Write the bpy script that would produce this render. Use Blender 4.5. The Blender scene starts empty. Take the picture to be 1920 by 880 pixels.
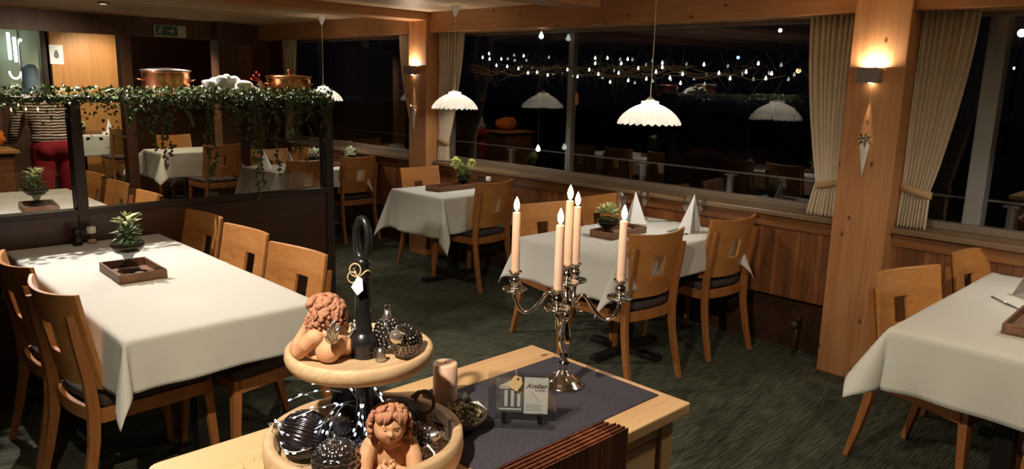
import bpy, math, random
from mathutils import Vector, Matrix, Euler
random.seed(7)
S = bpy.context.scene
COL = S.collection
PI = math.pi
def rad(a): return math.radians(a)

# ------------------------------------------------------------------ camera, world, exposure, lights
F, PITCH, ROLL, YAW, CAMH = 1423.0, rad(11.4), rad(1.41), rad(44.3), 1.65
fw = Vector((math.sin(YAW)*math.cos(PITCH), math.cos(YAW)*math.cos(PITCH), -math.sin(PITCH)))
rt0 = Vector((math.cos(YAW), -math.sin(YAW), 0)); up0 = rt0.cross(fw)
rt = rt0*math.cos(ROLL)+up0*math.sin(ROLL); upv = -rt0*math.sin(ROLL)+up0*math.cos(ROLL)
cd = bpy.data.cameras.new('camera'); cam = bpy.data.objects.new('camera', cd); COL.objects.link(cam)
cd.sensor_width = 36; cd.lens = F*36/1920; cd.clip_start = 0.05; cd.clip_end = 400
cam.matrix_world = Matrix(((rt.x, upv.x, -fw.x, 0), (rt.y, upv.y, -fw.y, 0), (rt.z, upv.z, -fw.z, CAMH), (0, 0, 0, 1)))
S.camera = cam
S.view_settings.view_transform = 'Standard'; S.view_settings.look = 'None'
S.view_settings.gamma = 1; S.view_settings.use_curve_mapping = False
S.view_settings.exposure = 1.25
W = bpy.data.worlds.new('night'); S.world = W; W.use_nodes = True
W.node_tree.nodes['Background'].inputs[0].default_value = (0.2, 0.3, 0.6, 1)
W.node_tree.nodes['Background'].inputs[1].default_value = 0.0012
WARM = (1.0, 0.84, 0.63); WHITE = (1.0, 0.90, 0.75)
def spot(loc, target, power, angle=100, blend=.5, col=WARM, r=.03):  # serves ceiling lamps, sconce beams and added fill spots alike
    l = bpy.data.lights.new('lamp_or_fill_spot', 'SPOT'); l.energy = power; l.spot_size = rad(angle); l.spot_blend = blend
    l.color = col; l.shadow_soft_size = r
    o = bpy.data.objects.new('lamp_or_fill_spot', l); COL.objects.link(o); o.location = loc
    o.rotation_euler = (Vector(target)-Vector(loc)).to_track_quat('-Z', 'Y').to_euler()
    return o
def point(loc, power, col=WARM, r=.03):
    l = bpy.data.lights.new('bulb_light', 'POINT'); l.energy = power; l.color = col; l.shadow_soft_size = r
    o = bpy.data.objects.new('bulb_light', l); COL.objects.link(o); o.location = loc
    return o
KEY = (0.08, 1.02, 2.2); PSPOT = (0.95, 4.66, 2.2)
spot(KEY, (1.3, 1.45, .8), 72, 95, .6, (1, .86, .68), .02)
spot(PSPOT, (1.0, 4.3, .75), 75, 125, .5, (1, .90, .86), .012)
spot((2.15, 4.78, 2.2), (2.15, 4.65, 1.5), 26, 110, .6, (1, .90, .75), .02)  # extra spot added to brighten the shelf and the fleece
spot((1.1, 3.0, 2.22), (1.1, 3.0, 0), 24, 120, .8, WARM, .04)  # fill spot added over the long table, source unseen
spot((1.4, 6.2, 2.22), (1.3, 6.0, 0), 42, 130, .8, WARM, .04)
spot((3.3, 9.2, 2.2), (3.3, 9.3, 0), 45, 130, .8, WARM, .04)
spot((3.2, 11.6, 2.2), (3.2, 11.7, 0), 60, 130, .8, WARM, .04)
spot((3.6, 12.2, 2.2), (3.7, 13.1, 1.2), 32, 110, .7, WARM, .05)
spot((2.2, 7.4, 2.22), (1.9, 8.4, 0.8), 60, 120, .8, WARM, .05)  # fill spot added to brighten the bending person
spot((1.5, 9.6, 2.2), (2.0, 13.0, 1.6), 40, 110, .7, (.85, 1, .85), .05)
spot((2.6, 0.4, 2.22), (3.0, 0.9, 0), 24, 140, .8, WARM, .05)  # fill spot added to brighten the right side of the room

# ------------------------------------------------------------------ materials
def new_mat(name):
    m = bpy.data.materials.new(name); m.use_nodes = True
    nt = m.node_tree; b = nt.nodes['Principled BSDF']
    return m, nt, b
def N(nt, t, **kw):
    n = nt.nodes.new(t)
    for k, v in kw.items(): setattr(n, k, v)
    return n
def plain(name, col, rough=.5, metal=0, bump=0, bscale=200, spec=.5, coat=0, trans=0, var=0):
    m, nt, b = new_mat(name)
    b.inputs['Base Color'].default_value = (*col, 1); b.inputs['Roughness'].default_value = rough
    b.inputs['Metallic'].default_value = metal; b.inputs['Specular IOR Level'].default_value = spec
    b.inputs['Coat Weight'].default_value = coat
    b.inputs['Transmission Weight'].default_value = trans
    tc = N(nt, 'ShaderNodeTexCoord'); nz = N(nt, 'ShaderNodeTexNoise'); nz.inputs['Scale'].default_value = bscale
    nt.links.new(tc.outputs['Object'], nz.inputs['Vector'])
    if bump:
        bp = N(nt, 'ShaderNodeBump'); bp.inputs['Strength'].default_value = bump; bp.inputs['Distance'].default_value = .002
        nt.links.new(nz.outputs[0], bp.inputs['Height']); nt.links.new(bp.outputs[0], b.inputs['Normal'])
    if var:
        mr = N(nt, 'ShaderNodeMix', data_type='RGBA'); mr.inputs['A'].default_value = (*[c*(1-var) for c in col], 1)
        mr.inputs['B'].default_value = (*[min(1, c*(1+var)) for c in col], 1)
        nt.links.new(nz.outputs[0], mr.inputs['Factor']); nt.links.new(mr.outputs['Result'], b.inputs['Base Color'])
    return m
def wood(name, c1, c2, axis='Z', rough=.45, scale=1.0, grain=9.0, knots=False, coat=.0, planks=None):
    """grain runs along axis"""
    m, nt, b = new_mat(name)
    tc = N(nt, 'ShaderNodeTexCoord'); mp = N(nt, 'ShaderNodeMapping')
    s = [14*scale]*3; s['XYZ'.index(axis)] = .9*scale
    mp.inputs['Scale'].default_value = s
    nt.links.new(tc.outputs['Object'], mp.inputs['Vector'])
    n1 = N(nt, 'ShaderNodeTexNoise'); n1.inputs['Scale'].default_value = 1.2; n1.inputs['Detail'].default_value = 3; n1.inputs['Distortion'].default_value = .6
    n2 = N(nt, 'ShaderNodeTexNoise'); n2.inputs['Scale'].default_value = grain; n2.inputs['Detail'].default_value = 4
    nt.links.new(mp.outputs[0], n1.inputs['Vector']); nt.links.new(mp.outputs[0], n2.inputs['Vector'])
    mx = N(nt, 'ShaderNodeMath', operation='MULTIPLY_ADD'); mx.inputs[1].default_value = .45
    nt.links.new(n2.outputs[0], mx.inputs[0])
    m2 = N(nt, 'ShaderNodeMath', operation='MULTIPLY'); m2.inputs[1].default_value = .55
    nt.links.new(n1.outputs[0], m2.inputs[0]); nt.links.new(m2.outputs[0], mx.inputs[2])
    cr = N(nt, 'ShaderNodeValToRGB')
    cr.color_ramp.elements[0].position = .35; cr.color_ramp.elements[0].color = (*c2, 1)
    cr.color_ramp.elements[1].position = .62; cr.color_ramp.elements[1].color = (*c1, 1)
    nt.links.new(mx.outputs[0], cr.inputs[0])
    out = cr.outputs[0]
    if knots:
        vo = N(nt, 'ShaderNodeTexVoronoi'); vo.inputs['Scale'].default_value = 1.0
        vo.voronoi_dimensions = '2D'; sx_ = N(nt, 'ShaderNodeSeparateXYZ'); nt.links.new(tc.outputs['Object'], sx_.inputs[0]); cx_ = N(nt, 'ShaderNodeCombineXYZ')
        for q, (pl_, sc_) in enumerate(zip(knots, [2.9 if p == axis else 5.2 for p in knots])):
            mm_ = N(nt, 'ShaderNodeMath', operation='MULTIPLY'); mm_.inputs[1].default_value = sc_*(1.0); nt.links.new(sx_.outputs['XYZ'.index(pl_)], mm_.inputs[0]); nt.links.new(mm_.outputs[0], cx_.inputs[q])
        nt.links.new(cx_.outputs[0], vo.inputs['Vector'])
        k = N(nt, 'ShaderNodeValToRGB'); k.color_ramp.elements[0].position = .030; k.color_ramp.elements[0].color = (1, 1, 1, 1)
        k.color_ramp.elements[1].position = .060; k.color_ramp.elements[1].color = (0, 0, 0, 1)
        nt.links.new(vo.outputs['Distance'], k.inputs[0])
        kx = N(nt, 'ShaderNodeMix', data_type='RGBA'); nt.links.new(k.outputs[0], kx.inputs['Factor'])
        nt.links.new(out, kx.inputs['A']); kx.inputs['B'].default_value = (*[c*.35 for c in c2], 1)
        out = kx.outputs['Result']
    if planks:
        ax, w = planks
        sp = N(nt, 'ShaderNodeSeparateXYZ'); nt.links.new(tc.outputs['Object'], sp.inputs[0])
        dv = N(nt, 'ShaderNodeMath', operation='DIVIDE'); dv.inputs[1].default_value = w; nt.links.new(sp.outputs['XYZ'.index(ax)], dv.inputs[0])
        fr = N(nt, 'ShaderNodeMath', operation='FRACT'); nt.links.new(dv.outputs[0], fr.inputs[0])
        lt = N(nt, 'ShaderNodeMath', operation='LESS_THAN'); lt.inputs[1].default_value = .05; nt.links.new(fr.outputs[0], lt.inputs[0])
        kx = N(nt, 'ShaderNodeMix', data_type='RGBA'); nt.links.new(lt.outputs[0], kx.inputs['Factor'])
        nt.links.new(out, kx.inputs['A']); kx.inputs['B'].default_value = (*[c*.4 for c in c2], 1)
        fl = N(nt, 'ShaderNodeMath', operation='FLOOR'); nt.links.new(dv.outputs[0], fl.inputs[0])
        wn = N(nt, 'ShaderNodeTexWhiteNoise', noise_dimensions='1D'); nt.links.new(fl.outputs[0], wn.inputs['W'])
        hv = N(nt, 'ShaderNodeHueSaturation'); nt.links.new(kx.outputs['Result'], hv.inputs['Color'])
        mr = N(nt, 'ShaderNodeMapRange'); mr.inputs['To Min'].default_value = .75; mr.inputs['To Max'].default_value = 1.25
        nt.links.new(wn.outputs[0], mr.inputs[0]); nt.links.new(mr.outputs[0], hv.inputs['Value'])
        out = hv.outputs[0]
    nt.links.new(out, b.inputs['Base Color'])
    b.inputs['Roughness'].default_value = rough; b.inputs['Coat Weight'].default_value = coat; b.inputs['Coat Roughness'].default_value = .3
    bp = N(nt, 'ShaderNodeBump'); bp.inputs['Strength'].default_value = .12; bp.inputs['Distance'].default_value = .001
    nt.links.new(mx.outputs[0], bp.inputs['Height']); nt.links.new(bp.outputs[0], b.inputs['Normal'])
    return m
def pane_mat(name, ior=1.5, tint=(1, 1, 1), rough=0.0):
    m, nt, b = new_mat(name); nt.nodes.remove(b)
    out = nt.nodes['Material Output']
    tr = N(nt, 'ShaderNodeBsdfTransparent'); tr.inputs[0].default_value = (*tint, 1)
    gl = N(nt, 'ShaderNodeBsdfGlossy'); gl.inputs['Roughness'].default_value = rough
    lw = N(nt, 'ShaderNodeLayerWeight'); lw.inputs[0].default_value = .5
    pw = N(nt, 'ShaderNodeMath', operation='POWER'); pw.inputs[1].default_value = 4.5; nt.links.new(lw.outputs['Facing'], pw.inputs[0])
    r0 = ((ior-1)/(ior+1))**2
    fr = N(nt, 'ShaderNodeMath', operation='MULTIPLY_ADD'); fr.inputs[1].default_value = 1-r0; fr.inputs[2].default_value = r0
    nt.links.new(pw.outputs[0], fr.inputs[0])
    mx = N(nt, 'ShaderNodeMixShader')
    nt.links.new(fr.outputs[0], mx.inputs[0]); nt.links.new(tr.outputs[0], mx.inputs[1]); nt.links.new(gl.outputs[0], mx.inputs[2])
    nt.links.new(mx.outputs[0], out.inputs[0])
    return m
def emis(name, col, st):
    m, nt, b = new_mat(name)
    b.inputs['Base Color'].default_value = (*col, 1)
    b.inputs['Emission Color'].default_value = (*col, 1); b.inputs['Emission Strength'].default_value = st
    return m
def cloth_mat(name, col, weave=900, tl=.15):
    m, nt, b = new_mat(name)
    b.inputs['Base Color'].default_value = (*col, 1); b.inputs['Roughness'].default_value = .8
    b.inputs['Specular IOR Level'].default_value = .2; b.inputs['Sheen Weight'].default_value = .15
    tc = N(nt, 'ShaderNodeTexCoord'); nz = N(nt, 'ShaderNodeTexNoise'); nz.inputs['Scale'].default_value = weave
    n2 = N(nt, 'ShaderNodeTexNoise'); n2.inputs['Scale'].default_value = 5
    nt.links.new(tc.outputs['Object'], nz.inputs['Vector']); nt.links.new(tc.outputs['Object'], n2.inputs['Vector'])
    ad = N(nt, 'ShaderNodeMath', operation='MULTIPLY_ADD'); ad.inputs[1].default_value = 8; nt.links.new(n2.outputs[0], ad.inputs[0]); nt.links.new(nz.outputs[0], ad.inputs[2])
    bp = N(nt, 'ShaderNodeBump'); bp.inputs['Strength'].default_value = .25; bp.inputs['Distance'].default_value = .002
    nt.links.new(ad.outputs[0], bp.inputs['Height']); nt.links.new(bp.outputs[0], b.inputs['Normal'])
    if tl:
        out = nt.nodes['Material Output']; t = N(nt, 'ShaderNodeBsdfTranslucent'); t.inputs[0].default_value = (*col, 1)
        mx = N(nt, 'ShaderNodeMixShader'); mx.inputs[0].default_value = tl
        nt.links.new(b.outputs[0], mx.inputs[1]); nt.links.new(t.outputs[0], mx.inputs[2]); nt.links.new(mx.outputs[0], out.inputs[0])
    return m
M = {}
M['chair'] = wood('beech_wood', (.52, .235, .065), (.38, .15, .036), 'X', .38, 1.0, 8, coat=.25)
M['chair_leg'] = wood('beech_leg', (.40, .16, .045), (.29, .105, .028), 'Z', .4, 1.0, 8, coat=.2)
M['seat'] = plain('dark_upholstery', (.055, .036, .032), .85, bump=.5, bscale=500)
M['pine'] = wood('pine_post', (.52, .255, .10), (.39, .165, .058), 'Z', .45, .6, 6, knots='YZ')
M['pineY'] = wood('pine_beam', (.52, .255, .10), (.39, .165, .058), 'Y', .45, .6, 6, knots='YZ')
M['pineX'] = wood('pine_cross_beam', (.52, .255, .10), (.39, .165, .058), 'X', .45, .6, 6)
M['ceil'] = wood('ceiling_board', (.66, .46, .26), (.56, .36, .18), 'X', .5, .5, 5, planks=('Y', .28))
M['wains'] = wood('wainscot_wood', (.27, .10, .032), (.12, .042, .014), 'Z', .4, .8, 10, coat=.1, planks=('Y', .035))
M['wainsY'] = wood('wainscot_rail', (.30, .12, .038), (.14, .05, .016), 'Y', .4, .8, 6)
M['dark'] = wood('dark_walnut', (.075, .030, .014), (.035, .015, .008), 'X', .35, .6, 6, coat=.1)
M['darkpost'] = plain('dark_post', (.035, .020, .014), .4)
M['bulk'] = wood('brown_panel', (.13, .055, .022), (.085, .034, .014), 'Z', .5, .5, 6)
M['litwood'] = wood('maple_panel', (.52, .26, .08), (.42, .19, .05), 'Z', .5, .4, 6)
M['table_pine'] = wood('sideboard_pine', (.80, .52, .27), (.68, .40, .18), 'X', .42, .8, 5, knots='XY')
M['table_pineZ'] = wood('sideboard_pine_upright', (.78, .50, .24), (.62, .36, .15), 'Z', .45, .8, 5, knots='XZ')
M['trayw'] = wood('tray_wood', (.64, .46, .28), (.46, .30, .16), 'X', .55, 1.4, 6)
M['rackw'] = wood('rustic_tray', (.23, .11, .05), (.13, .06, .028), 'X', .55, 1.6, 8)
M['redwood'] = wood('red_wood_print', (.36, .12, .055), (.14, .04, .02), 'Z', .4, 1.6, 5, planks=('X', .045))
M['rededge'] = plain('red_wood_edge', (.30, .09, .045), .5)
M['cloth'] = cloth_mat('white_linen', (.72, .715, .645))
M['curtain'] = cloth_mat('beige_curtain', (.76, .64, .46), 500, .25)
M['band'] = cloth_mat('tieback_cloth', (.42, .26, .12), 500, 0)
M['napkin'] = cloth_mat('napkin_linen', (.86, .86, .84), 900, .2)
M['black'] = plain('black_lacquer', (.010, .010, .011), .32, bump=.1, bscale=60)
M['blackm'] = plain('black_metal', (.012, .011, .011), .4)
M['silver'] = plain('polished_silver', (.80, .77, .73), .14, 1)
M['silverr'] = plain('worn_silver', (.62, .60, .57), .38, 1, bump=.4, bscale=120)
M['mercury'] = plain('mercury_glass', (.22, .20, .20), .16, .95, bump=.3, bscale=90, var=.5)
M['mercury2'] = plain('dark_mercury', (.09, .08, .085), .2, .9, bump=.3, bscale=60)
M['steel'] = plain('brushed_steel', (.45, .44, .42), .35, 1)
M['frame'] = plain('dark_window_frame', (.16, .12, .08), .5)
M['alu'] = plain('grey_aluminium', (.30, .29, .27), .5, .1)
M['terra'] = plain('terracotta_skin', (.60, .325, .175), .62, bump=.15, bscale=150, var=.08)
M['terrahair'] = plain('terracotta_hair', (.42, .19, .11), .7, bump=.3, bscale=120, var=.15)
M['eyedark'] = plain('eye_shadow', (.10, .04, .02), .7)
M['wax'] = plain('cream_wax', (.90, .62, .46), .45)
M['wax'].node_tree.nodes['Principled BSDF'].inputs['Subsurface Weight'].default_value = .35
M['wax'].node_tree.nodes['Principled BSDF'].inputs['Subsurface Scale'].default_value = .02
M['flame'] = emis('flame', (1, .72, .34), 16)
M['wick'] = plain('wick', (.02, .015, .01), .9)
M['shade'] = None
M['bulb'] = emis('glowing_bulb', (1, .93, .82), 20)
M['led'] = emis('cold_led', (.60, .78, 1.0), 1.7)
M['ledw'] = emis('warm_led', (.82, .95, .80), 1.6)
M['felt'] = plain('anthracite_felt', (.050, .046, .062), .95, bump=.8, bscale=180, var=.8)
M['copper'] = plain('copper', (.70, .30, .14), .25, 1, bump=.2, bscale=30)
M['fleece'] = plain('white_fleece', (.85, .84, .78), .9, bump=1, bscale=60)
M['leafd'] = plain('ivy_leaf', (.075, .11, .032), .45, var=.6, bscale=25)
M['leafm'] = plain('green_leaf', (.08, .16, .04), .5, var=.4, bscale=25)
M['leafl'] = plain('lime_blossom', (.68, .72, .30), .6, var=.2, bscale=60)
M['leafp'] = plain('pale_leaf', (.48, .52, .24), .6, var=.3, bscale=40)
M['white_bl'] = plain('white_blossom', (.80, .84, .66), .7, var=.1, bscale=60)
M['twig'] = plain('twig', (.16, .10, .05), .8)
M['pearl'] = plain('beige_berry', (.50, .40, .22), .4)
M['moss'] = plain('moss', (.10, .13, .05), .9)
M['bowlw'] = plain('dark_bowl', (.060, .045, .035), .5, bump=.3, bscale=80)
M['rope'] = plain('twine', (.55, .40, .24), .9, bump=.6, bscale=500)
M['paper'] = plain('white_paper', (.82, .80, .78), .6)
M['kraft'] = plain('kraft_paper', (.62, .44, .22), .7)
M['ink'] = plain('black_ink', (.02, .02, .02), .6)
M['greyink'] = plain('grey_print', (.16, .15, .15), .6, var=.6, bscale=60)
M['sconce'] = plain('satin_nickel', (.42, .40, .38), .35, .8)
M['skin'] = plain('skin', (.62, .36, .25), .55)
M['hairb'] = plain('brown_hair', (.05, .03, .02), .6)
M['crimson'] = plain('crimson_trousers', (.32, .010, .022), .8, bump=.3, bscale=300)
M['whitepl'] = plain('white_plastic', (.75, .70, .60), .4)
M['signg'] = plain('sign_green', (.035, .11, .075), .4)
M['signw'] = plain('sign_white', (.55, .60, .52), .5)
M['greywall'] = plain('grey_green_plaster', (.30, .33, .22), .8)
M['orange'] = cloth_mat('orange_cloth', (.75, .20, .02), 400, .1)
M['blue'] = plain('blue_plastic', (.14, .19, .25), .5)
M['winglass'] = pane_mat('window_glass', 1.75)
M['parglass'] = pane_mat('screen_glass', 1.45, (.80, .79, .76))
M['clear'] = pane_mat('clear_glass', 1.5, (.93, .95, .95), .02)
M['acry'] = pane_mat('acrylic', 1.5, (.86, .88, .88), .01)
M['smoke'] = pane_mat('smoked_glass', 1.7, (.45, .45, .45), .03)
M['wine'] = pane_mat('wine_glass', 2.0, (.90, .92, .92), .03)
M['dark_ext'] = plain('night_ground', (.02, .02, .02), .9)
M['redberry'] = plain('red_berry', (.5, .03, .02), .35)
# lamp shade of translucent white glass
def shade_mat():
    m, nt, b = new_mat('milk_glass'); out = nt.nodes['Material Output']
    b.inputs['Base Color'].default_value = (.86, .84, .80, 1); b.inputs['Roughness'].default_value = .25
    t = N(nt, 'ShaderNodeBsdfTranslucent'); t.inputs[0].default_value = (.95, .93, .88, 1)
    mx = N(nt, 'ShaderNodeMixShader'); mx.inputs[0].default_value = .6
    nt.links.new(b.outputs[0], mx.inputs[1]); nt.links.new(t.outputs[0], mx.inputs[2]); nt.links.new(mx.outputs[0], out.inputs[0])
    return m
M['shade'] = shade_mat()
def carpet_mat():
    m, nt, b = new_mat('green_carpet')
    tc = N(nt, 'ShaderNodeTexCoord'); mp = N(nt, 'ShaderNodeMapping'); mp.inputs['Scale'].default_value = (8, 170, 1)
    n1 = N(nt, 'ShaderNodeTexNoise'); n1.inputs['Scale'].default_value = 1; n1.inputs['Detail'].default_value = 3; n1.inputs['Distortion'].default_value = .25
    nt.links.new(tc.outputs['Object'], mp.inputs[0]); nt.links.new(mp.outputs[0], n1.inputs['Vector'])
    cr = N(nt, 'ShaderNodeValToRGB'); cr.color_ramp.elements[0].position = .38; cr.color_ramp.elements[0].color = (.032, .036, .025, 1)
    cr.color_ramp.elements[1].position = .66; cr.color_ramp.elements[1].color = (.135, .145, .095, 1)
    nt.links.new(n1.outputs[0], cr.inputs[0]); nt.links.new(cr.outputs[0], b.inputs['Base Color'])
    n2 = N(nt, 'ShaderNodeTexNoise'); n2.inputs['Scale'].default_value = 700; nt.links.new(tc.outputs['Object'], n2.inputs['Vector'])
    ad = N(nt, 'ShaderNodeMath', operation='ADD'); nt.links.new(n1.outputs[0], ad.inputs[0]); nt.links.new(n2.outputs[0], ad.inputs[1])
    bp = N(nt, 'ShaderNodeBump'); bp.inputs['Strength'].default_value = .6; bp.inputs['Distance'].default_value = .004
    nt.links.new(ad.outputs[0], bp.inputs['Height']); nt.links.new(bp.outputs[0], b.inputs['Normal'])
    b.inputs['Roughness'].default_value = .95; b.inputs['Specular IOR Level'].default_value = .1
    return m
M['carpet'] = carpet_mat()
def stripe_mat():
    m, nt, b = new_mat('striped_knit')
    tc = N(nt, 'ShaderNodeTexCoord'); sp = N(nt, 'ShaderNodeSeparateXYZ'); nt.links.new(tc.outputs['Object'], sp.inputs[0])
    nz = N(nt, 'ShaderNodeTexNoise'); nz.inputs['Scale'].default_value = 14; nt.links.new(tc.outputs['Object'], nz.inputs['Vector'])
    ml = N(nt, 'ShaderNodeMath', operation='MULTIPLY_ADD'); ml.inputs[1].default_value = 38
    nt.links.new(sp.outputs[2], ml.inputs[0])
    m3 = N(nt, 'ShaderNodeMath', operation='MULTIPLY'); m3.inputs[1].default_value = .9; nt.links.new(nz.outputs[0], m3.inputs[0]); nt.links.new(m3.outputs[0], ml.inputs[2])
    fr = N(nt, 'ShaderNodeMath', operation='FRACT'); nt.links.new(ml.outputs[0], fr.inputs[0])
    lt = N(nt, 'ShaderNodeMath', operation='LESS_THAN'); lt.inputs[1].default_value = .45; nt.links.new(fr.outputs[0], lt.inputs[0])
    mx = N(nt, 'ShaderNodeMix', data_type='RGBA'); mx.inputs['A'].default_value = (.02, .014, .012, 1); mx.inputs['B'].default_value = (.62, .50, .40, 1)
    nt.links.new(lt.outputs[0], mx.inputs['Factor']); nt.links.new(mx.outputs['Result'], b.inputs['Base Color']); b.inputs['Roughness'].default_value = .9
    return m
M['stripe'] = stripe_mat()

# ------------------------------------------------------------------ mesh helpers
class MB:
    def __init__(s): s.v = []; s.f = []
    def add(s, vs, fs, mat=None):
        o = len(s.v)
        for p in vs:
            p = Vector(p); s.v.append(mat @ p if mat else p)
        for f in fs: s.f.append([i+o for i in f])
        return s
    def box(s, x0, x1, y0, y1, z0, z1, mat=None):
        vs = [(x, y, z) for z in (z0, z1) for y in (y0, y1) for x in (x0, x1)]
        return s.add(vs, [(0, 2, 3, 1), (4, 5, 7, 6), (0, 1, 5, 4), (2, 6, 7, 3), (0, 4, 6, 2), (1, 3, 7, 5)], mat)
    def prism(s, pts, z0, z1, mat=None):
        n = len(pts)
        vs = [(p[0], p[1], z0) for p in pts]+[(p[0], p[1], z1) for p in pts]
        fs = [tuple(reversed(range(n))), tuple(range(n, 2*n))]+[(i, (i+1) % n, n+(i+1) % n, n+i) for i in range(n)]
        return s.add(vs, fs, mat)
    def lathe(s, prof, seg=32, mat=None, flute=None, caps=True):
        vs = []; fs = []; n = len(prof)
        for j, (r, z) in enumerate(prof):
            for i in range(seg):
                a = 2*PI*i/seg; rr = r
                if flute: rr, dz = flute(r, z, a, j)
                else: dz = 0
                vs.append((rr*math.cos(a), rr*math.sin(a), z+dz))
        for j in range(n-1):
            for i in range(seg):
                k = (i+1) % seg
                fs.append((j*seg+i, j*seg+k, (j+1)*seg+k, (j+1)*seg+i))
        if caps:
            if prof[0][0] > 1e-6: fs.append(tuple(reversed(range(seg))))
            if prof[-1][0] > 1e-6: fs.append(tuple(range((n-1)*seg, n*seg)))
        return s.add(vs, fs, mat)
    def tube(s, pts, r, seg=8, mat=None, closed=False):
        pts = [Vector(p) for p in pts]; n = len(pts)
        rs = r if isinstance(r, (list, tuple)) else [r]*n
        vs = []; fs = []; prev = None
        for i, p in enumerate(pts):
            a = pts[(i-1) % n] if (closed or i > 0) else p
            b = pts[(i+1) % n] if (closed or i < n-1) else p
            t = (b-a).normalized() if (b-a).length > 1e-9 else Vector((0, 0, 1))
            if prev is None:
                u = t.cross(Vector((0, 0, 1)))
                if u.length < .01: u = t.cross(Vector((1, 0, 0)))
            else: u = prev-t*prev.dot(t)
            if u.length < 1e-6: u = t.orthogonal()
            u.normalize(); prev = u; w = t.cross(u)
            for k in range(seg):
                an = 2*PI*k/seg; vs.append(p+(u*math.cos(an)+w*math.sin(an))*rs[i])
        m = n if closed else n-1
        for i in range(m):
            for k in range(seg):
                a = i*seg+k; b = i*seg+(k+1) % seg; j = ((i+1) % n)*seg
                fs.append((a, b, j+(k+1) % seg, j+k))
        if not closed: fs.append(tuple(reversed(range(seg)))); fs.append(tuple(range((n-1)*seg, n*seg)))
        return s.add(vs, fs, mat)
    def sphere(s, c, r, seg=16, rings=10, mat=None, fn=None):
        c = Vector(c); R = Vector(r) if isinstance(r, (list, tuple, Vector)) else Vector((r, r, r))
        vs = []; fs = []
        def P(th, ph):
            d = Vector((math.sin(th)*math.cos(ph), math.sin(th)*math.sin(ph), math.cos(th)))
            k = fn(d) if fn else 1
            return c+Vector((d.x*R.x, d.y*R.y, d.z*R.z))*k
        vs.append(P(0, 0))
        for j in range(1, rings):
            for i in range(seg): vs.append(P(PI*j/rings, 2*PI*i/seg))
        vs.append(P(PI, 0)); L = len(vs)-1
        for i in range(seg):
            k = (i+1) % seg
            fs.append((0, 1+i, 1+k)); fs.append((L, 1+(rings-2)*seg+k, 1+(rings-2)*seg+i))
        for j in range(rings-2):
            for i in range(seg):
                k = (i+1) % seg; a = 1+j*seg
                fs.append((a+i, a+seg+i, a+seg+k, a+k))
        return s.add(vs, fs, mat)
    def leaf(s, p, d, n, L, w):
        """folded diamond leaf from p towards d with normal n"""
        d = Vector(d).normalized(); n = Vector(n); sd = d.cross(n)
        if sd.length < 1e-3: sd = d.orthogonal()
        sd.normalize(); n = sd.cross(d); p = Vector(p)
        vs = [p, p+d*L*.45+sd*w*.5+n*w*.18, p+d*L, p+d*L*.45-sd*w*.5+n*w*.18, p+d*L*.5]
        return s.add(vs, [(0, 4, 1), (1, 4, 2), (0, 3, 4), (3, 2, 4)])
def mk(name, mb, mat, parent=None, smooth=False, bevel=0, bseg=2, loc=None, rot=None, solid=0, sub=0, label=None, remesh=0):
    me = bpy.data.meshes.new(name); me.from_pydata([tuple(v) for v in mb.v], [], mb.f); me.update()
    if isinstance(mat, str): mat = M[mat]
    me.materials.append(mat)
    if smooth: me.polygons.foreach_set('use_smooth', [True]*len(me.polygons))
    o = bpy.data.objects.new(name, me); COL.objects.link(o)
    if parent: o.parent = parent
    if loc: o.location = loc
    if rot: o.rotation_euler = rot
    if remesh:
        r = o.modifiers.new('r', 'REMESH'); r.mode = 'VOXEL'; r.voxel_size = remesh; r.use_smooth_shade = True
        sm = o.modifiers.new('s', 'SMOOTH'); sm.factor = .5; sm.iterations = 4
    if solid:
        q = o.modifiers.new('t', 'SOLIDIFY'); q.thickness = solid; q.offset = 0
    if bevel:
        b = o.modifiers.new('b', 'BEVEL'); b.width = bevel; b.segments = bseg; b.limit_method = 'ANGLE'; b.angle_limit = rad(40)
    if sub:
        q = o.modifiers.new('u', 'SUBSURF'); q.levels = sub; q.render_levels = sub
    if label: o['label'] = label
    return o
def tag(o, label, cat, group=None, kind=None):
    o['label'] = label; o['category'] = cat
    if group: o['group'] = group
    if kind: o['kind'] = kind
    return o
def thing(name, label, cat, loc=(0, 0, 0), rotz=0, group=None):
    o = bpy.data.objects.new(name, None); COL.objects.link(o); o.empty_display_size = .1
    o.location = loc; o.rotation_euler = (0, 0, rotz); return tag(o, label, cat, group)
def struct(name, mb, mat, **k):
    o = mk(name, mb, mat, **k)
    if not k.get('parent'): o['kind'] = 'structure'
    return o
def dup(root, loc=None, rotz=None, label=None, group=None, parent=None):
    c = root.copy(); COL.objects.link(c)
    if parent: c.parent = parent
    if loc is not None: c.location = loc
    if rotz is not None: c.rotation_euler = (0, 0, rotz)
    if label: c['label'] = label
    if group: c['group'] = group
    for ch in [x for x in root.children]: dup(ch, parent=c)
    return c
def text(name, s, size, mat, parent, loc, rot, shear=0, ext=.0003):
    cu = bpy.data.curves.new(name, 'FONT'); cu.body = s; cu.size = size; cu.extrude = ext; cu.shear = shear; cu.align_x = 'CENTER'
    o = bpy.data.objects.new(name, cu); COL.objects.link(o)
    bpy.context.view_layer.update()
    me = bpy.data.meshes.new_from_object(o.evaluated_get(bpy.context.evaluated_depsgraph_get()))
    bpy.data.objects.remove(o); me.materials.clear(); me.materials.append(M[mat])
    n = bpy.data.objects.new(name, me); COL.objects.link(n); n.parent = parent; n.location = loc; n.rotation_euler = rot
    return n
def box(*a): return MB().box(*a)
def T(x, y, z): return Matrix.Translation((x, y, z))
def RZ(a): return Matrix.Rotation(a, 4, 'Z')
def RX(a): return Matrix.Rotation(a, 4, 'X')
def RY(a): return Matrix.Rotation(a, 4, 'Y')
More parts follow.
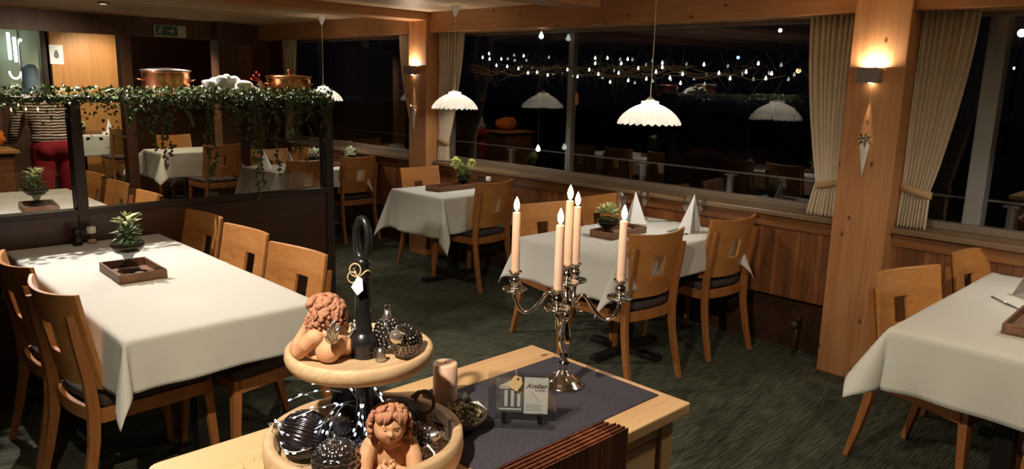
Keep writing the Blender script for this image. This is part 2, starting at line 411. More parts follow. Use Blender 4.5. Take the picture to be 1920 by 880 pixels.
def SC(x, y, z): return Matrix.Diagonal((x, y, z, 1))
def rnd(a, b): return random.uniform(a, b)
def rdir():
    while True:
        v = Vector((rnd(-1, 1), rnd(-1, 1), rnd(-1, 1)))
        if .05 < v.length < 1: return v.normalized()

# ------------------------------------------------------------------ room shell
XL, YB, YF, HC = -2.4, -2.6, 13.4, 2.24
struct('floor', box(XL, 4.62, YB, YF, -.05, 0), 'carpet')
struct('ceiling', box(XL, 4.62, YB, YF, HC, HC+.06), 'ceil')
struct('wall_left', box(XL-.1, XL, YB, YF, -.05, HC), 'bulk')
struct('wall_back', box(XL, 4.62, YB-.1, YB, -.05, HC), 'bulk')
# far wall: maple panel lit from above, plaster behind the buffet
struct('wall_far', box(XL, 4.62, YF, YF+.1, -.05, HC), 'bulk')
# low wall under the windows
struct('wall_window', box(4.58, 4.70, YB, 8.9, -.05, .87), 'dark')
struct('wall_window_end', box(4.5, 4.7, 8.95, YF, -.05, HC), 'bulk')
struct('trim_1', MB().box(4.46, 4.58, YB, 1.5, .36, .80).box(4.46, 4.58, 1.8, 5.6, .36, .80).box(4.46, 4.58, 5.87, 8.9, .36, .80), 'wains')
struct('trim_2', MB().box(4.445, 4.58, YB, 8.9, .795, .872), 'wainsY', bevel=.004)
struct('trim_3', box(4.40, 4.66, YB, 8.9, .872, .905), wood('sill_board', (.22, .145, .08), (.15, .09, .045), 'Y', .35, .6, 6), bevel=.006)
struct('trim_4', MB().box(4.36, 4.66, YB, 1.5, 2.065, HC).box(4.36, 4.66, 1.8, 5.6, 2.065, HC).box(4.36, 4.66, 5.87, 8.95, 2.065, HC), 'pineY', bevel=.004)
struct('trim_5', box(4.33, 4.66, 1.5, 1.8, 0, HC), 'pine', bevel=.006)
struct('trim_6', box(4.33, 4.66, 5.6, 5.87, 0, HC), 'pine', bevel=.006)
struct('trim_7', box(XL, 4.33, 5.60, 5.87, 2.17, HC), 'pineX', bevel=.004)
struct('trim_8', box(XL, 4.24, 3.52, 3.78, 2.17, HC), 'pineX', bevel=.004)
for i, (y0, y1, mul) in enumerate(((5.87, 8.55, []), (1.8, 5.6, [4.14]), (YB, 1.5, [1.18, -.9]))):
    fr = MB()
    fr.box(4.60, 4.66, y0, y1, .905, .945).box(4.60, 4.66, y0, y1, 2.04, 2.065).box(4.60, 4.66, y0, y0+.03, .945, 2.04).box(4.60, 4.66, y1-.03, y1, .945, 2.04)
    w = struct('window_%d' % (i+1), fr, 'frame', bevel=.003)
    for m in mul: mk('mullion', box(4.65, 4.70 if i == 1 else 4.75, m-(.028 if i == 1 else .045), m+(.028 if i == 1 else .045), .905, 2.065), 'alu', w, bevel=.004)
    mk('glass_pane', MB().box(4.628, 4.632, y0+.03, y1-.03, .945, 2.04), 'winglass', w)
struct('wall_window_pier', box(4.5, 4.7, 8.55, 8.95, .905, HC), 'bulk')
# bulkhead wall with openings at the far side
struct('wall_far_bulkhead', MB().box(XL, 4.0, 8.9, 9.0, 2.035, HC), 'bulk')
struct('trim_9', MB().box(2.77, 2.88, 8.88, 9.02, 0, 2.04), 'bulk', bevel=.004)
struct('trim_10', MB().box(3.80, 4.02, 8.80, 9.02, 0, HC), 'bulk', bevel=.004)
struct('wall_far_side', box(4.02, 4.5, 8.95, 9.05, 0, HC), 'bulk')
mk('hatch', box(4.06, 4.26, 8.93, 8.95, 1.58, 2.0), 'wainsY', bpy.data.objects['wall_far_side'], bevel=.003)
struct('wall_far_niche_shade', MB().box(3.42, 4.5, 10.7, 10.8, 0, HC).box(3.42, 3.5, 10.8, 11.0, 0, HC), 'dark')  # dark wall stands in for the plain darkness of the niche
struct('wall_far_panel', MB().box(3.16, 4.4, 13.1, 13.2, 0, HC), 'litwood')
struct('wall_far_frame', MB().box(3.10, 3.22, 13.02, 13.12, 0, HC), 'litwood')
struct('wall_far_kitchen', MB().box(1.2, 3.05, 13.1, 13.2, 0, HC), 'greywall')
struct('trim_11', MB().box(2.99, 3.05, 13.04, 13.1, 0, HC), 'darkpost')
# outside: deck, railing, ground
struct('ground_outside', MB().box(4.75, 60, -40, 60, -.6, -.5), 'dark_ext')
struct('deck_outside', MB().box(4.75, 6.0, -3, 12, -.5, -.05), 'dark_ext')
rl = thing('balcony_railing', 'grey metal balcony railing outside the dark windows', 'railing', (5.6, 0, -.05))
mk('handrail', MB().tube([(0, -3, 1.02), (0, 12, 1.02)], .009, 8), 'alu', rl, True)
mk('lower_rail', MB().tube([(0, -3, .45), (0, 12, .45)], .005, 8), 'alu', rl, True)
for y in (-.6, 1.2, 2.4, 3.19, 4.07, 5.77, 7.3):
    mk('railing_post', MB().box(-.02, .02, y-.02, y+.02, 0, 1.0).box(-.03, .03, y-.045, y+.045, .99, 1.005), 'alu', rl)
def dist_lamp(px, py, D, r, col, st, label):
    d = (fw*F+rt*(px-960)+upv*(440-py)); d = d/d.x*D
    p = Vector((0, 0, CAMH))+d
    o = thing('street_lamp', label, 'street lamp', (p.x, p.y, -.5), 0, 'distant lights')
    h = p.z+.5
    mk('lamp_post', MB().tube([(0, 0, 0), (0, 0, h-r)], r*.35, 8), 'blackm', o)
    mk('lamp_head', MB().sphere((0, 0, h), r, 12, 8), emis('far_lamp', col, st), o, True)
dist_lamp(1463, 57, 24, .06, (.85, .9, 1), 6, 'small white lamp high up in the dark beyond the big window')
dist_lamp(1384, 108, 40, .09, (.15, .35, 1), 3, 'tiny blue lamp far off beyond the big window')
dist_lamp(1497, 133, 30, .10, (1, .55, .25), .9, 'faint amber lamp far off, left of the brown pillar curtain')
dist_lamp(1916, 62, 30, .13, (.45, .7, 1), 8, 'bright bluish lamp at the right edge beyond the right window')
dist_lamp(1882, 128, 45, .05, (.7, .8, 1), 3, 'faint white lamp, left one of the distant pair in the right window')
dist_lamp(1902, 128, 45, .07, (.7, .8, 1), 3, 'faint white lamp, right one of the distant pair in the right window')
dist_lamp(1868, 144, 45, .06, (1, .45, .12), 2, 'tiny orange lamp far beyond the right window')

dl = MB(); dg = MB()  # unseen ceiling fixtures added at the spot positions, fill spots included
for (x, y) in ((0.08, 1.02), (0.95, 4.66), (2.15, 4.78), (1.1, 3.0), (1.4, 6.2), (3.3, 9.2), (3.2, 11.6), (2.2, 7.4), (2.6, .4)):
    dl.lathe([(.030, 2.222), (.044, 2.222), (.046, 2.228), (.044, HC)], 24, T(x, y, 0), caps=False); dg.lathe([(0, 2.232), (.034, 2.232)], 20, T(x, y, 0), caps=False)
tl_ = struct('trim_added_spots', dl, 'steel', smooth=True); mk('added_spot_lens', dg, emis('added_lens_glow', (1, .88, .7), 3), tl_)

# ------------------------------------------------------------------ dining chair
def make_chair(label, group):
    t = thing('dining_chair', label, 'chair', (0, 0, 0), 0, group)
    W2 = .215; z0, z1 = .50, .865
    def py(x, z): return -.215-(z-.46)*.20+.055*(x/W2)**2-.012
    xs = [-W2+i*2*W2/20 for i in range(21)]
    hx, hz0, hz1 = .045, .625, .742
    xs = sorted([x for x in xs if abs(abs(x)-hx) > .006]+[-hx, hx]); zs = [z0, .56, hz0, .69, hz1, .80, z1]
    mb = MB(); nx, nz = len(xs), len(zs)
    top = lambda x: .012*abs(x/W2)**2
    for side in (0, 1):
        for z in zs:
            for x in xs:
                zz = z+(top(x) if z == z1 else 0)
                mb.v.append(Vector((x, py(x, z)+(.009 if side == 0 else -.009), zz)))
    idx = lambda s_, i, j: s_*nx*nz+j*nx+i
    hole = lambda i, j: 0 <= i < nx-1 and 0 <= j < nz-1 and xs[i] >= -hx-1e-6 and xs[i+1] <= hx+1e-6 and zs[j] >= hz0-1e-6 and zs[j+1] <= hz1+1e-6
    solidc = lambda i, j: 0 <= i < nx-1 and 0 <= j < nz-1 and not hole(i, j)
    for j in range(nz-1):
        for i in range(nx-1):
            if hole(i, j): continue
            a, b, c, d = (i, j), (i+1, j), (i+1, j+1), (i, j+1)
            mb.f.append([idx(0, *d), idx(0, *c), idx(0, *b), idx(0, *a)]); mb.f.append([idx(1, *p) for p in (a, b, c, d)])
            for (p, q, ni, nj) in ((a, b, i, j-1), (b, c, i+1, j), (c, d, i, j+1), (d, a, i-1, j)):
                if not solidc(ni, nj): mb.f.append([idx(0, *p), idx(0, *q), idx(1, *q), idx(1, *p)])
    mk('backrest', mb, 'chair', t, bevel=.003)
    # seat frame and rails
    sf = MB()
    sf.prism([(-.215, .20), (-.215, .225), (.215, .225), (.215, .20)], .375, .425)
    for sx in (-1, 1): sf.prism([(sx*.205, .2), (sx*.225, .2), (sx*.205, -.2), (sx*.185, -.2)][::sx], .37, .425)
    n = 10
    arc = [(-.2+.4*i/n, -.215-.03*(1-((i/n)*2-1)**2)) for i in range(n+1)]
    sf.prism(arc+[(p[0], p[1]+.022) for p in reversed(arc)], .37, .425)
    mk('seat_frame', sf, 'chair_leg', t, bevel=.003)
    # cushion
    cu = MB(); pts = [(-.222, .232), (-.20, -.19)]+[(-.19+.38*i/8, -.19-.03*(1-((i/8)*2-1)**2)) for i in range(1, 8)]+[(.20, -.19), (.222, .232)]
    cu.prism(pts, .425, .468)
    mk('seat', cu, 'seat', t, bevel=.015, bseg=3)
    for sx in (-1, 1):
        l = MB(); w = .017
        secs = [(0, .015, .235, .013), (.37, .0, .208, .019), (.42, 0, .206, .019)]
        for (za, xa, ya, wa), (zb, xb, yb, wb) in zip(secs[:-1], secs[1:]):
            vs = [(sx*(.2+xx)+dx*ww, yy+dy*ww, zz) for zz, xx, yy, ww in ((za, xa, ya, wa), (zb, xb, yb, wb)) for dx, dy in ((-1, -1), (1, -1), (1, 1), (-1, 1))]
            l.add(vs, [(0, 3, 2, 1), (4, 5, 6, 7), (0, 1, 5, 4), (1, 2, 6, 5), (2, 3, 7, 6), (3, 0, 4, 7)])
        mk('leg', l, 'chair_leg', t, bevel=.003)
        r = MB(); S_ = [(0, -.30, .013), (.15, -.262, .017), (.30, -.232, .020), (.42, -.224, .021), (.55, -.238, .020), (.70, -.268, .017), (.80, -.288, .013)]
        vs = []
        for z, y, w in S_:
            xx = sx*(.195+(.0 if z > .3 else .012*(1-z/.3)))
            # stay just behind the curved panel
            yy = y if z < .5 else py(.185, z)-.009-w
            for dx, dy in ((-1, -1), (1, -1), (1, 1), (-1, 1)): vs.append((xx+dx*.014-sx*.004, yy+dy*w, z))
        fs = [(0, 3, 2, 1)]+[(4*(len(S_)-1)+k) for k in ()] if False else [(0, 3, 2, 1)]
        m_ = 4*(len(S_)-1); fs.append((m_, m_+1, m_+2, m_+3))
        for j in range(len(S_)-1):
            for k in range(4): a = 4*j+k; b = 4*j+(k+1) % 4; fs.append((a, b, b+4, a+4))
        mk('leg', r.add(vs, fs), 'chair_leg', t, bevel=.003)
    return t
FX, BX = 0, PI            # rotation: chair front looks to +Y at 0
chairs = [
 # x, y of the chair centre, rotation, label, group
 (3.43, 2.60, rad(-7), 'wooden chair with curved square-holed back at the candelabra side of the set table, left one', 'chairs at the set table by the window'),
 (4.19, 2.575, rad(-7), 'wooden chair with curved square-holed back nearest the wide pine pillar', 'chairs at the set table by the window'),
 (3.56, 3.14, PI-rad(10), 'wooden chair facing us behind the set table, its back partly behind the candles', 'chairs at the set table by the window'),
 (4.18, 3.14, PI, 'wooden chair facing us behind the set table, next to the pale-leaved plant', 'chairs at the set table by the window'),
 (4.07, 4.65, rad(5), 'wooden chair with its back to us, in front of the small table with yellow flowers', 'chairs at the small table with yellow flowers'),
 (4.17, 5.24, PI, 'wooden chair facing us behind the small table below the pine post', 'chairs at the small table with yellow flowers'),
 (4.24, 6.84, 0, 'wooden chair with its back to us just right of the glass screen', 'chairs at the table behind the screen end'),
 (3.64, 6.80, 0, 'wooden chair with its back to us seen through the right end of the glass screen', 'chairs at the table behind the screen end'),
 (3.84, 7.47, PI, 'pale wooden chair facing us through the glass, behind hanging ivy', 'chairs at the table behind the screen end'),
 (4.36, 7.55, PI, 'wooden chair facing us behind the white hydrangea', 'chairs at the table behind the screen end'),
 (3.49, .878, PI-rad(17), 'light wooden chair facing us at the right table, nearer the pine pillar', 'chairs at the right-hand table'),
 (4.255, .80, PI-rad(12), 'light wooden chair facing us at the right table, under the right window', 'chairs at the right-hand table'),
 (3.22, .30, rad(8), 'wooden chair at the near side of the right table, cut off below', 'chairs at the right-hand table'),
 (1.45, 4.24, PI/2+rad(4), 'wooden chair right of the long table, closest to the dark partition', 'chairs on the right side of the long table'),
 (1.44, 3.68, PI/2+rad(4), 'wooden chair right of the long table, middle of the three', 'chairs on the right side of the long table'),
 (1.42, 3.09, PI/2+rad(7), 'light wooden chair right of the long table, directly behind the cherub', 'chairs on the right side of the long table'),
 (.925, 3.66, -PI/2+rad(2), 'dark-looking wooden chair left of the long table, closer to the partition', 'chairs on the left side of the long table'),
 (.93, 3.14, -PI/2+rad(6), 'wooden chair left of the long table, nearest to the camera', 'chairs on the left side of the long table'),
 (1.50, 6.45, PI/2, 'light chair beyond the glass screen, farthest of the row of three', 'chairs right of the table behind the glass'),
 (1.49, 5.86, PI/2, 'chair beyond the glass screen, middle of the row of three', 'chairs right of the table behind the glass'),
 (1.48, 5.20, PI/2, 'chair beyond the glass screen, nearest of the row of three, above the screen sill', 'chairs right of the table behind the glass'),
 (3.66, 8.86-.1, 0, 'wooden chair with its back to us at the small far table behind the ivy', 'chairs at the small far table'),
 (3.72, 9.86, PI, 'pale chair facing us behind the small far table', 'chairs at the small far table'),
 (3.60, 11.80, 0, 'dim wooden chair with its back to us at the farthest table', 'chairs at the farthest table'),
]
proto = None
for (x, y, a, lab, g) in chairs:
    if proto is None: proto = make_chair(lab, g); proto.location = (x, y, 0); proto.rotation_euler = (0, 0, a)
    else: dup(proto, (x, y, 0), a, lab, g)

# ------------------------------------------------------------------ tables and cloths
def drape(x0, x1, y0, y1, zt, o, flare=.10, cf=.45, seed=0, n=14, m=40):
    """cloth: o = overhang (left, right, near, far)"""
    rs = random.Random(seed); ph = [rs.uniform(0, 6.28) for _ in range(8)]
    oL, oR, oN, oF = o
    def coords(a, b, ol, oh):
        return [a-ol+ol*i/n for i in range(n)]+[a+(b-a)*i/m for i in range(m+1)]+[b+oh*(i+1)/n for i in range(n)]
    us = coords(x0, x1, oL, oR); vs_ = coords(y0, y1, oN, oF)
    mb = MB(); nu, nv = len(us), len(vs_)
    for v in vs_:
        for u in us:
            dx = min(u-x0, 0)+max(u-x1, 0); dy = min(v-y0, 0)+max(v-y1, 0)
            bx_ = min(max(u, x0), x1); by_ = min(max(v, y0), y1)
            r = math.hypot(dx, dy)
            if r < 1e-6:
                mb.v.append(Vector((u, v, zt+(.0022 if (abs(u-(x0+x1)/2) < .008 or (y1-y0 > 1.2 and abs(v-(y0+y1)/2) < .015)) else 0)+.001*math.sin(u*9+ph[0])*math.sin(v*7+ph[1])))); continue
            s2 = abs(2*dx*dy)/(r*r)
            fl = flare+cf*s2**.75
            # ripples of the hanging sides, growing downwards and towards the corners
            t = u if abs(dy) > abs(dx) else v
            dc = min(min(abs(u-x0), abs(u-x1)), 9) if abs(dy) > abs(dx) else min(abs(v-y0), abs(v-y1))
            rip = .10*math.sin(t*15+ph[2])*.35+.16*math.exp(-dc*6)*math.sin(dc*26+ph[3])
            if s2 < .02: fl += rip*min(1, r*4)*.6
            fl = max(.02, min(.8, fl))
            rr = max(0, r-.006)
            down = -math.sqrt(1-fl*fl)*rr*(1-.02*math.sin(t*9+ph[4]))
            out = fl*rr+min(r, .006)
            ux, uy = dx/r, dy/r
            # corner fold twists a little
            tw = s2*.35*math.sin(ph[5])*rr
            mb.v.append(Vector((bx_+ux*out-uy*tw, by_+uy*out+ux*tw, zt+down)))
    for j in range(nv-1):
        for i in range(nu-1): mb.f.append([j*nu+i, j*nu+i+1, (j+1)*nu+i+1, (j+1)*nu+i])
    return mb
def table(x0, x1, y0, y1, tlab, clab, o, seed=0, group=None, cgroup=None, base='pedestal', flare=.06, cf=.27):
    cx, cy = (x0+x1)/2, (y0+y1)/2
    t = thing('dining_table', tlab, 'table', (cx, cy, 0), 0, group)
    mk('tabletop', box(x0-cx+.004, x1-cx-.004, y0-cy+.004, y1-cy-.004, .715, .744), 'chair', t, bevel=.004)
    pts = [(0, 0)] if (y1-y0) < 1.2 and (x1-x0) < 1.6 else [(0, -(y1-y0)*.32), (0, (y1-y0)*.32)]
    if (x1-x0) > 1.2: pts = [(-(x1-x0)*.28, 0), ((x1-x0)*.28, 0)]
    for (a, b) in pts:
        mk('pedestal', MB().box(a-.035, a+.035, b-.035, b+.035, .03, .715), 'blackm', t, bevel=.003)
        mk('base', MB().box(a-.30, a+.30, b-.035, b+.035, 0, .035).box(a-.035, a+.035, b-.26, b+.26, 0, .034), 'blackm', t, bevel=.004)
    c = mk('tablecloth', drape(x0, x1, y0, y1, .7475, o, flare, cf, seed), 'cloth', smooth=True, solid=.0022)
    tag(c, clab, 'tablecloth', cgroup)
    return t
G1, G2 = 'dining tables', 'white tablecloths'
table(.78, 1.52, 2.68, 4.44, 'long dining table on black pedestals against the dark partition', 'long white tablecloth in the left foreground, touching the dark partition', (.24, .20, .19, .02), 1, G1, G2)
table(3.11, 4.31, 2.39, 3.12, 'dining table set with napkins and glasses behind the candelabra', 'white tablecloth under the napkins and wine glasses by the big window', (.25, .22, .20, .22), 2, G1, G2, cf=.28)
table(3.66, 4.42, 4.52, 5.20, 'small dining table for two carrying the yellow flowers', 'small white tablecloth with long corners under the yellow flowers', (.33, .0, .29, .27), 3, G1, G2, cf=.28)
table(3.02, 4.42, .24, .99, 'dining table at the right edge below the right window', 'white tablecloth at the right edge of the photo', (.25, .0, .23, .20), 4, G1, G2, cf=.55)
table(.86, 1.60, 4.92, 6.64, 'long dining table right behind the glass screen', 'white tablecloth seen through the left pane of the glass screen', (.2, .2, .02, .2), 5, G1, G2)
table(3.36, 4.34, 6.64, 7.34, 'dining table beyond the right end of the glass screen', 'white tablecloth under the white hydrangea behind the right end of the screen', (.28, .2, .18, .25), 6, G1, G2)
table(3.18, 3.95, 9.02, 9.62, 'small far dining table behind the hanging ivy', 'white tablecloth with one long slanting corner on the small far table', (.33, .3, .3, .2), 7, G1, G2, cf=.6)
table(2.75, 3.75, 12.06, 12.70, 'farthest dining table near the lit wooden wall', 'white tablecloth on the farthest table beside the person', (.3, .3, .3, .2), 8, G1, G2, cf=.6)

# ------------------------------------------------------------------ curtains
def curtain(lab, top, tie, bot, ztie, free=-1, n=9, zt=2.075, zb=.908, X=4.47, amp=.022, tl=None):
    """top/tie/bot = (yA, yB) with yA the pillar side"""
    nu, nv = n*10, 60; mb = MB()
    for j in range(nv+1):
        z = zt+(zb-zt)*j/nv
        if z > ztie:
            t = (zt-z)/(zt-ztie); s = t**1.7
            a = top[0]+(tie[0]-top[0])*t; b = top[1]+(tie[1]-top[1])*s
            am = amp*(1-.35*t)
        else:
            t = (ztie-z)/(ztie-zb); s = t**.6
            a = tie[0]+(bot[0]-tie[0])*s; b = tie[1]+(bot[1]-tie[1])*s; am = amp*.65+.010*s
        for i in range(nu+1):
            u = i/nu
            uu = u+.012*math.sin(u*17+2)
            ph = 2*PI*n*uu+.5*math.sin(z*3+u*5)
            mb.v.append(Vector((X+am*math.sin(ph)+.004*math.sin(2*ph+z*4), a+(b-a)*u+.004*math.cos(ph)*(1 if z > ztie else .6), z)))
    w = nu+1
    for j in range(nv):
        for i in range(nu): mb.f.append([j*w+i, j*w+i+1, (j+1)*w+i+1, (j+1)*w+i])
    c = thing('curtain', lab, 'curtain', (0, 0, 0), 0, 'beige tied-back curtains')
    c.location = (X, (tie[0]+tie[1])/2, zb)
    off = T(-X, -(tie[0]+tie[1])/2, -zb)
    mb.v = [off @ v for v in mb.v]
    mk('drape', mb, 'curtain', c, True, solid=.003)
    # tieback band
    cyy = 0; hw = abs(tie[1]-tie[0])/2+.008; dd = .034
    bd = MB(); N_ = 28
    sg = 1 if tie[1] > tie[0] else -1
    for k in range(N_):
        a = 2*PI*k/N_; cx_, sy_ = math.cos(a), math.sin(a)
        x_ = dd*cx_; y_ = hw*sy_; zz = ztie-zb-.018*(sy_*sg)
        bd.v += [Vector((x_, y_, zz-.019)), Vector((x_, y_, zz+.019))]
    for k in range(N_): q = (k+1) % N_; bd.f.append([2*k, 2*q, 2*q+1, 2*k+1])
    mk('tieback', bd, 'band', c, True, solid=.005)
    return c
curtain('long beige curtain left of the wide pine pillar, tied towards it', (1.805, 2.10), (1.825, 1.975), (1.812, 2.015), 1.10)
curtain('long beige curtain right of the wide pine pillar, sweeping down from the right', (1.495, 1.215), (1.49, 1.345), (1.50, 1.345), 1.115)
curtain('beige curtain right of the narrow pine post', (5.595, 5.235), (5.59, 5.445), (5.595, 5.44), 1.095, n=8)
curtain('beige curtain left of the narrow pine post', (5.88, 6.18), (5.88, 5.98), (5.88, 6.03), 1.09, n=7)
curtain('dim beige curtain at the far end of the windows', (8.53, 8.22), (8.53, 8.38), (8.53, 8.36), 1.09, n=7)

# ------------------------------------------------------------------ sconces and the silver cones hung under them
def sconce(y, lab, lab2):
    s = thing('wall_sconce', lab, 'wall lamp', (4.33, y, 1.69), 0, 'up and down lights on the posts')
    mk('housing', MB().box(-.085, -.015, -.055, .055, 0, .075).box(-.085, -.015, -.055, -.051, .075, .079).box(-.085, -.015, .051, .055, .075, .079).box(-.085, -.081, -.055, .055, .075, .079), 'sconce', s, bevel=.003)
    mk('wall_plate', box(-.015, 0, -.035, .035, .01, .065), 'sconce', s, bevel=.002)
    mk('light_opening', MB().box(-.078, -.022, -.048, .048, .0755, .077), emis('sconce_glow', (1, .8, .5), 6), s)
    mk('lower_lens', MB().lathe([(0, -.006), (.010, -.004), (.012, 0)], 16, T(-.022, 0, 0)), emis('sconce_lens', (1, .85, .6), 14), s)
    al = bpy.data.lights.new('sconce_uplight', 'AREA'); al.shape = 'RECTANGLE'; al.size = .022; al.size_y = .095; al.energy = 1.3; al.color = (1, .87, .74)
    ao = bpy.data.objects.new('sconce_uplight', al); COL.objects.link(ao); ao.location = (4.310, y, 1.771); ao.rotation_euler = (PI, 0, 0)
    spot((4.312, y, 1.680), (4.322, y, 1.2), 4.0, 18, .8, (1, .84, .68), .004)
    c = thing('cone_ornament', lab2, 'ornament', (4.318, y-.005, 1.17), 0, 'silver cones with stars')
    mk('cone', MB().lathe([(0.0005, 0), (.010, .08), (.022, .20), (.020, .203), (0, .195)], 14, SC(.5, 1.35, 1)), 'whitepl', c, True)
    st = MB()
    for k in range(7):
        a = 2*PI*k/7
        st.leaf((-.01, 0, .215), (-.3, math.cos(a), math.sin(a)), (-1, 0, 0), .048, .016)
    for k in range(14): st.sphere((-.012+rnd(-.006, .004), rnd(-.034, .034), .205+rnd(-.014, .026)), .006, 8, 6)
    mk('star', st, 'silver', c, solid=.001)
    mk('string', MB().tube([(0.004, 0, .21), (.004, 0, .50)], .0008, 5), 'rope', c)
sconce(1.665, 'satin metal up and down light on the wide pine pillar', 'silver cone with a sparkling star on the wide pine pillar')
sconce(5.78, 'up and down light on the narrow pine post', 'silver cone with a star on the narrow pine post')

# ------------------------------------------------------------------ pendant lamps
def pendant(lab):
    p = thing('pendant_lamp', lab, 'lamp', (0, 0, 1.42), 0, 'white fluted glass pendant lamps')
    NF = 26
    def fl(r, z, a, j):
        k = max(0, (r-.06)/.12)
        w = math.cos(NF*a)
        return r*(1+.05*k*w), -.006*k*k*w
    prof = [(.178, 0), (.183, .006), (.172, .030), (.150, .058), (.120, .083), (.085, .103), (.055, .114), (.050, .118), (.052, .130), (.046, .134)]
    inner = [(r-.005, z-.002) for r, z in prof[1:-2]]
    full = prof[::-1]+inner
    mk('lamp_shade', MB().lathe(prof, 208, flute=fl, caps=False), 'shade', p, True, solid=.004)
    mk('bulb', MB().sphere((0, 0, .055), (.030, .030, .038), 16, 10), 'bulb', p, True)
    mk('socket', MB().lathe([(.018, .09), (.018, .135), (.030, .138), (.008, .160), (.0, .162)], 20), 'whitepl', p, True)
    mk('cord', MB().tube([(0, 0, .158), (0.004, 0, .5), (0, 0, HC-1.42-.06)], .0028, 6), 'whitepl', p, True)
    mk('canopy', MB().lathe([(.006, HC-1.42-.085), (.042, HC-1.42-.004), (.042, HC-1.42), (0, HC-1.42)], 24), 'whitepl', p, True)
    return p
pl = [(4.10, 4.92, 'white pendant lamp over the small table with yellow flowers'), (3.83, 2.76, 'white pendant lamp over the set table, the largest in view'),
      (4.04, 6.91, 'white pendant lamp beyond the right end of the glass screen'), (4.02, .45, 'white pendant lamp over the right-hand table')]
pp = pendant(pl[0][2]); PZ = 1.42
for i, (x, y, lab) in enumerate(pl):
    if i == 0: pp.location = (x, y, PZ)
    else: dup(pp, (x, y, PZ), 0, lab)
    point((x, y, PZ+.05), 18, (1, .94, .87), .035)

# ------------------------------------------------------------------ glass screen (partition) with shelf
PY = 4.46
par = tag(bpy.data.objects.new('partition_screen', None), 'dark wooden partition with a glass upper half and a shelf on top', 'partition'); COL.objects.link(par); par.location = (1.1, PY, 0)
mk('lower_panel', box(-2.2, 1.52, 0, .06, 0, .905), 'dark', par, bevel=.003)
mk('middle_rail', box(-2.2, 1.52, -.012, .072, .895, .925), 'darkpost', par, bevel=.003)
mk('top_rail', box(-2.2, 1.565, -.012, .072, 1.488, 1.518), 'darkpost', par, bevel=.003)
for x in (-1.1, .045, 1.535): mk('post', box(x-.027, x+.027, -.014, .074, 0, 1.49), 'darkpost', par, bevel=.003)
mk('glass_pane', box(-1.07, .015, .028, .032, .925, 1.488), 'parglass', par)
mk('glass_pane', box(.075, 1.505, .028, .032, .925, 1.488), 'parglass', par)
mk('shelf', box(-2.2, 1.565, .072, .46, 1.492, 1.516), 'darkpost', par, bevel=.003)
for x in (-1.0, 1.5): mk('shelf_bracket', MB().prism([(.072, 1.3), (.40, 1.49), (.072, 1.49)], x, x+.03, Matrix(((0, 0, 1, 0), (1, 0, 0, 0), (0, 1, 0, 0), (0, 0, 0, 1)))), 'darkpost', par)
# ivy garland lying on the rail
ivy = thing('ivy_garland', 'green ivy garland laid along the partition shelf with trailing strands and tiny lights', 'garland', (1.1, PY, 1.518))
gb = MB()
for k in range(5200):
    x = rnd(-1.9, 1.55)
    dens = 1 if x > .35 else .55
    if random.random() > dens: continue
    z = rnd(-.02, .055); y = rnd(-.07, .10)
    hang = random.random() < .38
    if hang: z -= abs(random.gauss(0, .075))*(1.0+.5*math.sin(x*7)); y = rnd(-.05, -.02)
    d = rdir(); d.z -= .35
    gb.leaf((x, y, z), d, rdir(), rnd(.018, .034), rnd(.014, .026))
mk('foliage', gb, 'leafd', ivy)
for x0, L in ((-1.02, .36), (-1.1, .25), (-.93, .2), (.47, .40), (.42, .30), (.50, .33), (.72, .52), (.75, .46), (1.02, .62), (1.05, .55), (1.0, .40), (1.15, .48), (1.26, .36), (1.30, .40), (1.37, .30), (1.50, .30), (1.47, .2), (.62, .18), (.9, .2), (.30, .16), (.2, .10)):
    s = MB(); pts = []
    for k in range(13): t = k/12; pts.append((x0+.012*math.sin(k*.9+x0*9), -.045+.008*math.sin(k*1.3), .01-L*t))
    s.tube(pts, .0012, 4)
    for k in range(int(L*170)):
        t = rnd(0, 1); p = Vector(pts[min(12, int(t*12))]); p.z = .01-L*t
        d = rdir(); d.z -= .5; s.leaf(p, d, (d.y*.3+rnd(-.5, .5), -1, rnd(-.4, .4)), rnd(.016, .028), rnd(.012, .022))
    mk('trailing_strand', s, 'leafd', ivy)
fl = MB()
for k in range(26): fl.sphere((rnd(-1.2, 1.52), rnd(-.07, -.02), rnd(-.03, .06)), .0026, 6, 4)
o = mk('fairy_lights', fl, emis('fairy_led', (1, .95, .8), 2.5), ivy); o['kind'] = 'stuff'
# pots, fleece and wire ornament on the shelf
def copper_pot(x, y, r, h, lab, knob):
    p = thing('copper_pot', lab, 'pot', (x, y, 1.517), 0, 'copper pots on the partition shelf')
    mk('pot_body', MB().lathe([(0, 0), (r-.01, 0), (r, .012), (r, h-.01), (r+.006, h-.004), (r+.006, h)], 40), 'copper', p, True, bevel=.002)
    mk('lid', MB().lathe([(r+.008, h), (r+.008, h+.006), (r*.6, h+.014), (0, h+.018)], 40), 'steel' if not knob else 'copper', p, True)
    if knob: mk('knob', MB().lathe([(.006, h+.014), (.004, h+.03), (.010, h+.038), (.008, h+.048), (0, h+.05)], 16), 'copper', p, True)
    for sx in (-1, 1): mk('handle', MB().tube([(sx*(r-.002), -.03, h*.6), (sx*(r+.03), -.02, h*.66), (sx*(r+.03), .02, h*.66), (sx*(r-.002), .03, h*.6)], .004, 8), 'copper', p, True)
copper_pot(1.715, PY+.26, .132, .145, 'wide copper pot with a grey metal lid left of the white fleece', False)
copper_pot(2.50, PY+.25, .140, .125, 'copper pot with a knobbed lid at the right end of the partition shelf', True)
fz = MB()
rs = random.Random(3)
for k in range(46):
    t = rs.uniform(0, 1); fz.sphere((-.20+.40*t, rs.uniform(-.05, .05), .02+.085*math.sin(PI*min(1, t*1.1+.05))*rs.random()), (rs.uniform(.025, .05), rs.uniform(.02, .035), rs.uniform(.015, .030)), 10, 7)
